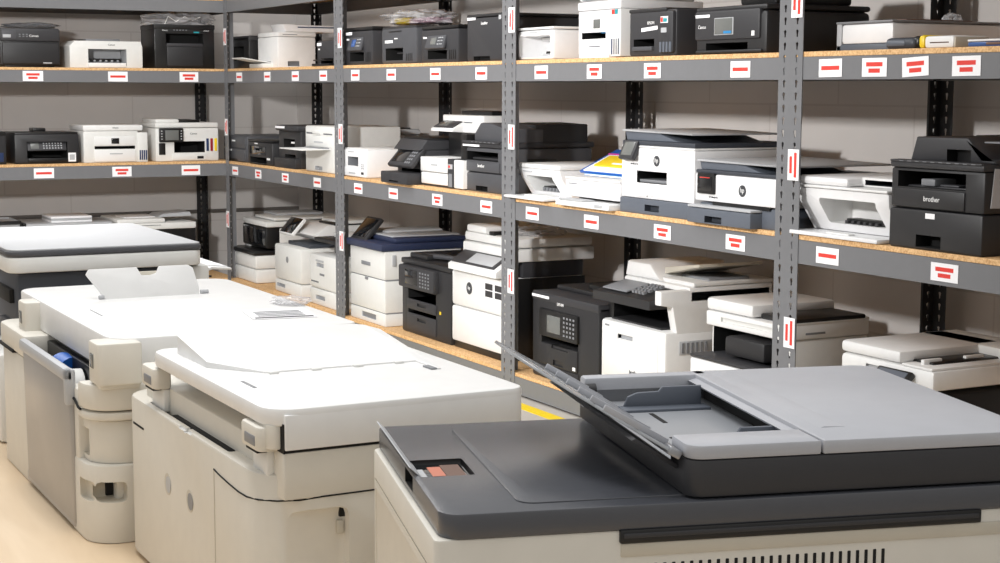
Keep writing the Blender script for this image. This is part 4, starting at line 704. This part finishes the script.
t.b('scanner_lid', (-w, w*.2), (-.004, .345), (hsb+(h-hsb)*.55, h), 'white', .012); t.b('document_feeder', (w*.2, w), (.03, .33), (hsb+(h-hsb)*.52, hsb+(h-hsb)*.72), 'jet', .006); t.b('document_feeder', (w*.9, w), (-.002, .345), (hsb+(h-hsb)*.5, hsb+(h-hsb)*.62), 'offwhite', .004); t.b('side_handle', (w-.001, w+.002), (.08, .16), (hsb+.015, hsb+.022), 'grey', .001); t.done()
t, w, h = R('multifunction_printer', 'white printer with a stepped scanner lid, lower right behind the dark copier', 'printer', 'bottom', 838, 930, .06, 372)
hsb = z_of(393, t.e.location.x, t.e.location.y-w)-zb; h = z_of(372, t.e.location.x, t.e.location.y-w)-zb; hl = h+.038
t.b('body', (-w*.97, w*.97), (.03, .42), (0, hsb*.97), 'jet', .010); t.b('front_panel', (-w*.97, w*.97), (-.006, .05), (0, hsb*.7), 'white', .010); t.b('scanner', (-w, w), (-.004, .46), (hsb, h), 'white', .014, cuts=[((-w*.42, w*.05), (-.1, .006), (h-.035, h-.018), 'lightgrey')])
t.b('scanner_lid', (-w, w*.30), (-.004, .40), (h+.002, hl), 'white', .012); t.b('scanner_lid', (-w, w), (.30, .46), (h+.0, hl), 'offwhite', .010); t.b('document_feeder', (w*.28, w*.7), (.05, .32), (h, h+.012), 'jet', .003); t.b('document_feeder', (w*.32, w*.95), (.0, .30), (h-.002, h+.006), 'white', .003)
for i in range(2): t.b('document_feeder/paper_guide#%d' % i, (w*.55, w*.62), (.03+i*.16, .10+i*.16), (h+.004, h+.02), 'white', .003)
Mx = Matrix.Translation((w*.28, -.045, hsb+.01)) @ Matrix.Rotation(math.radians(-48), 4, 'X'); t.b('control_panel', (-w*.36, w*.36), (-.008, .012), (-.05, .05), 'jet', .005, M=Mx); t.b('control_panel/screen', (-w*.30, w*.30), (-.0095, -.006), (-.042, .042), 'slate', .002, M=Mx); t.done()

# ================================================================== the work table and the four copiers
TZ = .508
t = T('work_table', 'low light wood table under the row of copiers', 'table', (.5, 2.6, 0), 0, None, True)
t.b('tabletop', (-.55, 1.5), (.75, 4.35), (TZ-.03, TZ), 'tablewood', .003); t.b('apron', (-.5, 1.45), (.85, .88), (TZ-.11, TZ-.03), 'rackgrey', .002); t.b('apron', (-.5, 1.45), (4.22, 4.25), (TZ-.11, TZ-.03), 'rackgrey', .002); t.b('apron', (1.40, 1.43), (.88, 4.22), (TZ-.11, TZ-.03), 'rackgrey', .002); t.b('apron', (-.48, -.45), (.88, 4.22), (TZ-.11, TZ-.03), 'rackgrey', .002)
for i, (x, y) in enumerate(((-.47, .87), (1.42, .87), (-.47, 4.23), (1.42, 4.23))): t.b('leg#%d' % i, (x-.025, x+.025), (y-.025, y+.025), (0, TZ-.03), 'rackgrey', .003)
t.done()

# --- far copier with grey lid
t = T('office_copier', 'copier with a pale grey lid and dark body at the far end of the table', 'copier', (.86, 3.72, TZ), 0, 'copiers on the low table', True)
t.b('body', (.665, 1.05), (3.44, 3.98), (.70, .868), 'slatedark', .015); t.b('base_cabinet', (.62, 1.055), (3.43, 3.99), (TZ, .70), 'offwhite', .012); t.b('output_slot', (.655, .67), (3.47, 3.62), (.80, .83), 'hole', .003); t.b('output_slot', (.655, .67), (3.46, 3.60), (.73, .76), 'charcoal', .004)
t.rp('scanner', (.645, 1.062), (3.42, 4.0), (.868, .902), 'offwhite', (.03, .02, .02, .03), .005); t.rp('scanner_lid', (.645, 1.062), (3.42, 4.0), (.9025, .914), 'dgrey', (.03, .012, .02, .03), .003); t.rp('scanner_lid', (.648, 1.060), (3.424, 3.996), (.9135, .918), 'lightgrey', (.03, .012, .02, .03), .002)
t.b('side_foot', (1.045, 1.085), (3.44, 3.60), (.60, .866), 'offwhite', .01)
t.pr('output_tray', [(1.05, .842), (1.10, .857), (1.145, .852), (1.145, .848), (1.10, .851), (1.05, .834)], 'y', 3.47, 3.80, 'white', .001); t.done()
single('paper_sheet', 'printed sheet on the output tray at the right of the far copier', 'paper', [(prism_bm([(1.075, .8500), (1.101, .8575), (1.143, .8530), (1.143, .8538), (1.101, .8585), (1.075, .8510)], 'y', 3.50, 3.74), ['paper'])])

# --- second copier, standing flap and side tray
t = T('office_copier', 'white copier with an upright paper flap on its lid and a grey side tray', 'copier', (.85, 2.93, TZ), 0, 'copiers on the low table', True)
XL = .605; NY = 2.575
t.b('body', (.652, 1.085), (2.60, 3.28), (TZ+.005, .765), 'cream', .008); t.b('inner_wall', (.645, .66), (2.69, 3.08), (TZ+.02, .78), 'jet', .002)
# near end section
t.rp('end_cover#1', (XL, 1.085), (NY, 2.705), (TZ, .640), 'cream', (.055, .02, .0, .0), .004, cuts=[((XL+.012, XL+.06), (NY-.2, NY+.045), (.578, .612), 'creamdark', .008), ((XL-.1, XL+.012), (NY+.015, NY+.075), (.578, .612), 'creamdark', .006)])
t.rp('end_cover#2', (XL+.010, 1.085), (NY+.008, 2.705), (.640, .712), 'cream', (.055, .02, .0, .0), .003, cuts=[((XL-.1, XL+.02), (NY+.05, NY+.085), (.650, .695), 'creamdark', .004)])
t.rp('end_cover#3', (XL, 1.085), (NY, 2.655), (.7135, .7275), 'cream', (.055, .02, .0, .0), .004); t.rp('end_cover#4', (XL, 1.085), (NY-.002, 2.645), (.730, .774), 'cream', (.055, .02, .0, .0), .006)
t.b('vent_slot', (XL+.0185, XL+.024), (NY+.052, NY+.060), (.657, .690), 'hole', .001); t.b('vent_slot#2', (XL+.034, XL+.046), (NY+.038, NY+.046), (.582, .608), 'hole', .001)
t.b('end_cover#2', (XL+.0015, XL+.04), (2.657, 2.715), (.63, .757), 'cream', .004)
t.tube('seam', [(XL-.0006, 2.704, .742), (XL-.0006, 2.67, .738), (XL-.0006, 2.645, .729), (XL-.0006, 2.63, .7287)], .0022, 'hole')
# far end section
t.rp('end_cover#5', (XL, .70), (3.065, 3.31), (TZ, .745), 'cream', (.01, .01, .01, .03), .004); t.rp('end_cover#6', (XL-.004, .70), (3.06, 3.315), (.748, .79), 'cream', (.012, .01, .01, .035), .005); t.b('vent_slot#3', (XL-.006, XL+.01), (3.16, 3.30), (.7445, .7505), 'hole', .0005)
# side tray
Mx = Matrix.Translation((XL+.008, 0, TZ+.012)) @ Matrix.Rotation(math.radians(-.8), 4, 'Y')
t.b('side_tray', (-.012, .0), (2.682, 3.055), (.0, .262), 'silver', .005, M=Mx); t.b('side_tray', (-.018, -.002), (2.677, 3.06), (.245, .268), 'lightgrey', .006, M=Mx); t.b('side_tray', (-.018, .0), (2.677, 2.697), (.205, .268), 'lightgrey', .006, M=Mx); t.b('tray_rail', (XL-.004, XL+.03), (2.685, 3.065), (TZ+.006, TZ+.03), 'steel', .005)
t.cyl('feed_roller', (XL+.030, 2.90, .752), (XL+.040, 2.86, .748), .030, 'blue', 24); t.cyl('feed_gear', (XL+.018, 2.775, .735), (XL+.036, 2.775, .735), .036, 'offwhite', 24)
for k in range(7): t.b('feed_gear', (XL+.0155, XL+.019), (2.750+k*.008, 2.754+k*.008), (.71, .762), 'lightgrey', .001)
# scanner and lid
t.b('scanner', (.668, 1.08), (2.60, 3.30), (.765, .788), 'lightgrey', .006); t.rp('scanner_lid', (.646, 1.082), (2.585, 3.335), (.790, .848), 'white', (.05, .02, .05, .04), .004)
t.b('lid_seam', (.6875, .6893), (2.5842, 2.59), (.790, .840), 'grey', 0); t.b('lid_mark', (.70, .702), (2.86, 2.95), (.8475, .8488), 'grey', 0)
for i, y in enumerate((2.588, 3.155)):
    t.rp('hinge#%d' % i, (XL+.012, .69), (y-.032, y+.034), (.776, .845), 'cream', (.010, .004, .004, .010), .004); t.b('hinge#%d' % i, (XL+.018, .69), (y-.022, y+.028), (.768, .79), 'cream', .004); t.b('hinge#%d/hinge_pin' % i, (XL+.0105, XL+.016), (y-.004, y+.016), (.802, .826), 'screengrey', .001)
# standing flap with a finger notch
pa, pb = at_z(98, 298, .848), at_z(203, 295, .848)
yb = (pa.y+pb.y)/2; x0, x1 = pa.x, pb.x
x0 -= .006; x1 += .006
out = [(x0+.015, 0), (x1-.008, 0), (x1-.006, .012), (x1-.016, .054), (x1-.026, .060), (x0+.124, .060), (x0+.118, .047), (x0+.105, .043), (x0+.088, .044), (x0+.080, .060), (x0-.014, .060), (x0-.020, .050)]
Mx = Matrix.Translation((0, yb, .847)) @ Matrix.Rotation(math.radians(-12), 4, 'X')
t.pr('paper_flap', out, 'y', -.003, .003, 'white', .0015, M=Mx); t.b('finger_tab', (x0+.078, x0+.126), (.0035, .008), (.030, .052), 'creamdark', .002, M=Mx)
t.cyl('flap_hinge', (x0+.002, yb, .852), (x0+.012, yb, .852), .004, 'lightgrey', 10); t.cyl('flap_hinge#2', (x1-.004, yb, .852), (x1+.012, yb, .852), .004, 'lightgrey', 10); t.done()
pc = at_z(283, 314, .848)
single('printed_sheet', 'sheet with grey print lying on the lid of the white copier with the flap', 'paper', [(rbox((-.065, .05), (-.06, .06), (0, .0012), 0), ['tag']), (rbox((-.06, .045), (-.055, -.043), (.001, .0018), 0), ['dgrey'])]+
    [(rbox((-.05, .035), (-.032+i*.018, -.022+i*.018), (.001, .0016), 0), ['grey']) for i in range(4)], (pc.x, pc.y, .8484), -.15)
pc = at_z(292, 303, .848)
bag('plastic_bag', 'small clear bag beside the printed sheet on the copier lid', 'bag', (pc.x, pc.y, .8484), .035, .05, .012, 'bag', 31)

# --- third copier, sloping flap on the lid
t = T('office_copier', 'cream copier with a big sloping lid in the middle foreground', 'copier', (.86, 2.2, TZ), 0, 'copiers on the low table', True)
XL, NY = .658, 1.872
t.rp('body', (XL, 1.024), (NY, 2.56), (TZ+.006, .768), 'cream', (.075, .02, .03, .06), .004, cuts=[((XL+.010, XL+.056), (2.05, 2.44), (.722, .80), 'offwhite', .004), ((XL+.034, XL+.050), (2.06, 2.36), (.70, .73), 'hole', .002), ((XL-.1, XL+.011), (2.215, 2.225), (.762, .80), 'offwhite', .001), ((XL-.1, XL+.004), (2.19, 2.25), (.764, .80), 'offwhite', .001),
    ((at_y(230, 508, NY).x+.012, at_y(349, 497, NY).x), (NY-.1, NY+.014), (TZ+.035, .724), 'cream', .012)])
t.b('feed_slot', (XL+.014, XL+.026), (2.06, 2.33), (.73, .7672), 'hole', .001); t.b('feed_plate', (XL+.027, XL+.031), (2.04, 2.41), (.722, .775), 'lightgrey', .001); t.b('feet', (XL+.08, .98), (NY+.08, 2.48), (TZ, TZ+.01), 'jet', .003)
t.rp('scanner', (.680, 1.022), (NY-.0007, 2.50), (.740, .8005), 'cream', (.004, .02, .01, .004), .002); t.b('inner_wall', (.716, 1.01), (1.94, 2.46), (.764, .834), 'lightgrey', .002)
t.rp('scanner_lid', (.660, 1.026), (NY-.006, 2.40), (.834, .858), 'white', (.042, .025, .04, .03), .005); t.rp('scanner_lid', (.681, 1.026), (NY-.0062, NY+.06), (.8045, .850), 'white', (.002, .025, .002, .002), .002); t.rp('lid_corner', (.664, .680), (NY+.006, NY+.06), (.8045, .836), 'cream', (.014, .001, .001, .004), .002)
t.b('lid_mark#1', (.694, .699), (2.02, 2.075), (.8575, .8586), 'grey', .0003); t.b('lid_mark#2', (.965, .975), (2.04, 2.07), (.8575, .8605), 'grey', .001)
# sloping flap
def flap_bm(pts, z0, z1, yh, slope):
    q = prism_bm(pts, 'z', z0, z1, .0015)
    for v in q.verts:
        if v.co.z > z0+.0025: v.co.z += max(0, v.co.y-yh)*slope
    return q
t.add('paper_flap', flap_bm([(.686, 2.20), (.745, 2.12), (.975, 2.115), (.972, 2.04), (.980, 2.04), (1.0, 2.30), (.985, 2.33), (.97, 2.34), (.715, 2.36), (.692, 2.355), (.685, 2.34)], .857, .8605, 2.15, .13), 'white')
for i in range(4): t.b('flap_clip#%d' % i, (.748+i*.064, .762+i*.064), (2.108, 2.119), (.857, .8612), 'offwhite', .001)
for i, y in enumerate((1.926, 2.40)):
    t.rp('hinge#%d' % i, (XL-.004, .682), (y-.036, y+.036), (.800, .832), 'cream', (.010, .004, .004, .010), .004); t.b('hinge#%d' % i, (XL+.012, .682), (y-.022 if i == 0 else y-.034, y+.034), (.764, .80), 'offwhite', .004); t.b('hinge#%d/hinge_pin' % i, (XL-.0052, XL), (y-.024, y+.016), (.806, .820), 'grey', .002); t.b('hinge#%d/hinge_pin' % i, (XL-.002, XL+.012), (y-.024, y+.018), (.797, .802), 'hole', .001)
# seams, door and finger holes
q = NY-.0004; c = .075
pts = [(XL-.0004, 2.085, .738), (XL-.0004, 2.06, .735), (XL-.0004, 2.02, .732), (XL-.0004, 1.98, .730), (XL-.0004, NY+c, .731)]+[(XL+c-(c+.0004)*math.cos(a), NY+c-(c+.0004)*math.sin(a), .733+.002*k) for k, a in enumerate((PI/8, PI/4, 3*PI/8))]+[(XL+c, q, .740), (.85, q, .741), (1.02, q, .741)]
t.tube('door_seam', pts, .0012, 'hole', 6); t.tube('door_edge', [(XL-.0002, 2.085, .738), (XL-.0002, 2.085, TZ+.02)], .0009, 'creamdark', 6)
pl_ = at_y(345, 509, NY); t.b('door_latch', (pl_.x-.004, pl_.x+.004), (NY+.008, NY+.0145), (pl_.z-.012, pl_.z+.012), 'hole', .001); t.b('door_latch#2', (pl_.x-.008, pl_.x+.001), (NY+.006, NY+.0145), (pl_.z-.034, pl_.z-.016), 'creamdark', .002)
for i, (px, py) in enumerate(((168, 484), (190, 501))):
    p = at_x(px, py, XL); t.cyl('finger_hole#%d' % i, (XL-.0006, p.y, p.z), (XL+.002, p.y, p.z), .0165, 'creamdark', 28); t.cyl('finger_hole#%d' % i, (XL-.0012, p.y-.004, p.z), (XL+.002, p.y-.004, p.z), .0125, 'grey' if i else 'lightgrey', 28)
t.b('vent_slot', (XL-.0006, XL+.004), (2.44, 2.50), (.724, .7275), 'hole', 0)
t.b('lid_gap', (.6805, 1.02), (NY-.0012, NY+.02), (.8005, .8045), 'hole', 0); t.b('lid_gap', (.6798, .6812), (NY-.004, NY+.02), (.8005, .838), 'hole', 0); t.done()

# --- dark copier at the right front, turned a little
A = math.radians(15.2)
t = T('office_copier', 'dark grey copier with an open document feeder at the right front', 'copier', (.650, 1.354, TZ), -A, 'copiers on the low table'); t.k = .9
z0 = (.85-TZ)/t.k; W, D = .69, .461; zs = z0-.028
t.rp('body', (-.007, W), (.0, D-.004), (0, zs), 'cream', (.008, .012, .012, .008), .003, cuts=[((-.1, -.0055), (.012, D-.02), (zs-.0395, zs-.0365), 'creamdark'), ((-.1, -.005), (.012, D-.02), (.02, zs-.05), 'cream', .002)])
for k in range(40):
    x = .155+k*.0104
    if x > .512: break
    t.b('vent#%d' % k, (x, x+.0042), (-.0008, .003), (zs-.16, zs-.039), 'hole', .001)
t.b('rear_trim', (.198, .630), (-.0045, .02), (zs-.0145, zs+.001), 'jet', .002); t.b('rear_trim', (.202, .626), (-.006, .0), (zs-.0085, zs-.003), 'charcoal', .001); t.b('body', (.20, W), (-.002, .004), (zs-.030, zs-.0150), 'creamdark', .001)
wx0, wx1, wy0, wy1 = .008, .073, .170, .256
t.rp('scanner', (0, W), (-.002, D), (zs, z0), 'deck', (.026, .012, .012, .010), .002, cuts=[((wx0, wx1), (wy0, wy1), (z0-.008, z0+.1), 'jet', .004), ((-.1, .014), (wy0+.01, wy1-.02), (z0-.02, z0-.002), 'hole')])
t.b('touchscreen', (wx0+.004, wx1-.004), (wy0+.005, wy1-.005), (z0-.0075, z0-.005), 'screen', .001); t.b('touchscreen/display', (.026, .042), (wy0+.02, wy1-.02), (z0-.0055, z0-.0045), 'orange', 0); t.b('touchscreen/display', (.043, .066), (wy0+.012, wy1-.012), (z0-.0055, z0-.0045), 'rustbrown', 0); t.b('touchscreen/display', (.012, .019), (wy0+.008, wy1-.03), (z0-.0055, z0-.0045), 'lightgrey', 0)
t.pr('screen_cover', [(-.0035, z0+.009), (-.0025, z0+.0095), (.012, z0-.004), (.011, z0-.0045)], 'y', .18, .452, 'lightgrey', .0003)
t.rp('output_surface', (.092, .60), (.026, D-.04), (z0-.001, z0+.0016), 'deck', (.02, .005, .005, .005), .0008)
# document feeder
h = .061; fx, fr = .278, .705; ry = .066
t.rp('document_feeder', (fx, fr), (.003, D-.004), (z0+.0025, z0+.044), 'charcoal', (.020, .012, .012, .004), .002, cuts=[((fx-.1, .455), (ry, D-.03), (z0+.026, z0+.2), 'grey')])
t.rp('document_feeder/front_rail', (fx, .434), (.003, ry), (z0+.0445, z0+h), 'adf', (.020, .002, .002, .004), .003); t.b('document_feeder/back_rail', (fx, .455), (D-.03, D-.004), (z0+.016, z0+h), 'adf', .004)
t.rp('document_feeder/feeder_cover', (.436, fr), (.003, D-.004), (z0+.0445, z0+h), 'adf', (.003, .02, .03, .003), .003); t.pr('document_feeder/feeder_cover', [(.425, z0+.053), (.465, z0+h+.0015), (.49, z0+h+.0005), (.49, z0+h-.006), (.429, z0+.049)], 'y', ry, D-.03, 'adf', .001)
t.b('document_feeder/input_tray', (fx+.004, .47), (ry, D-.03), (z0+.024, z0+.0275), 'traygrey', .001); t.b('document_feeder/feed_slot', (.445, .46), (ry+.01, D-.04), (z0+.028, z0+.052), 'hole', .001)
t.pr('document_feeder/paper_guide#1', [(.315, z0+.027), (.425, z0+.027), (.425, z0+.056), (.370, z0+.056), (.365, z0+.050), (.335, z0+.049), (.322, z0+.044)], 'y', .375, .381, 'slate', .002); t.b('document_feeder/paper_guide#1', (.31, .43), (.35, .382), (z0+.027, z0+.031), 'slate', .001)
t.pr('document_feeder/paper_guide#2', [(.335, z0+.027), (.445, z0+.027), (.445, z0+.052), (.385, z0+.052), (.38, z0+.044), (.35, z0+.040)], 'y', .125, .131, 'slate', .002)
t.b('document_feeder/guide_slot#1', (.34, .346), (.28, .34), (z0+.0273, z0+.0282), 'hole', 0); t.b('document_feeder/guide_slot#2', (.32, .37), (.19, .196), (z0+.0273, z0+.0282), 'hole', 0)
t.cyl('document_feeder/tray_hinge', (fx-.006, D-.034, z0+.046), (fx+.014, D-.034, z0+.046), .008, 'charcoal', 16)
# raised input tray extension, seen almost edge on
Mx = Matrix.Translation((fx-.010, 0, z0+.050)) @ Matrix.Rotation(math.radians(30), 4, 'Y')
t.pr('document_feeder/tray_extension', [(-.002, .02), (-.002, D-.035), (-.05, D-.035), (-.135, D-.045), (-.140, D-.06), (-.135, .26), (-.10, .15), (-.04, .04)], 'z', -.002, .002, 'clearplate', .0008, M=Mx)
for k in range(6): t.b('document_feeder/tray_rib#%d' % k, (-.09+.004*k, -.004), (.045+k*.066, .048+k*.066), (.002, .009), 'adf', .0008, M=Mx)
t.b('document_feeder/tray_edge', (-.008, .008), (.02, D-.03), (-.005, .005), 'steel', .002, M=Mx); t.pr('document_feeder/tray_support', [(fx-.055, z0+.062), (fx-.050, z0+.064), (fx+.002, z0+.031), (fx-.002, z0+.027)], 'y', .04, D-.05, 'charcoal', .001); t.done()

# ================================================================== cables on the floor shelf in the corner
single('power_cable', 'black cables trailing on the floor shelf behind the far copier', 'cable', [(tube_bm([(2.66+.0*i, 9.62, .103+.0) for i in (0,)]+[(2.75, 9.60, .15), (2.86, 9.58, .14), (2.96, 9.56, .103), (3.02, 9.55, .102)], .006, 8), ['rubber']), (tube_bm([(2.68, 9.66, .103), (2.78, 9.64, .13), (2.90, 9.62, .12), (3.0, 9.6, .102)], .006, 8), ['rubber'])])

# ================================================================== light
def area(name, loc, target, sx, sy, power, col=(1, 1, 1), spread=180):
    l = bpy.data.lights.new(name, 'AREA'); l.shape = 'RECTANGLE'; l.size = sx; l.size_y = sy; l.energy = power; l.color = col; l.spread = math.radians(spread)
    o = bpy.data.objects.new(name, l); C.objects.link(o); o.location = loc
    o.rotation_euler = (Vector(target)-Vector(loc)).to_track_quat('-Z', 'Y').to_euler()
area('work_light', (-.35, 3.9, 2.0), (3.37, 7.25, 1.25), .20, .20, 92, (1, .985, .97), 130)
area('ceiling_lamp_table', (.6, 2.4, 3.3), (.6, 2.4, 0), .7, 2.2, 19, (1, .99, .98), 110)
area('ceiling_lamp_aisle', (1.0, 6.6, 3.5), (1.4, 6.9, 0), 1.0, 3.6, 85, (1, .99, .98))
w_ = bpy.data.worlds.new('World'); bpy.context.scene.world = w_; w_.use_nodes = True
nt = w_.node_tree; bg = nt.nodes['Background']; bg.inputs['Strength'].default_value = 1     # a pale ceiling over a dimmer room
tc = nt.nodes.new('ShaderNodeTexCoord'); sp = nt.nodes.new('ShaderNodeSeparateXYZ'); cr = nt.nodes.new('ShaderNodeValToRGB')
nt.links.new(tc.outputs['Generated'], sp.inputs[0]); nt.links.new(sp.outputs['Z'], cr.inputs['Fac']); nt.links.new(cr.outputs['Color'], bg.inputs['Color'])
cr.color_ramp.elements[0].position = .02; cr.color_ramp.elements[0].color = (.35, .34, .325, 1); cr.color_ramp.elements[1].position = .35; cr.color_ramp.elements[1].color = (.70, .695, .685, 1)
vs = bpy.context.scene.view_settings; vs.view_transform = 'Standard'; vs.look = 'None'; vs.gamma = 1; vs.use_curve_mapping = False; vs.exposure = .08
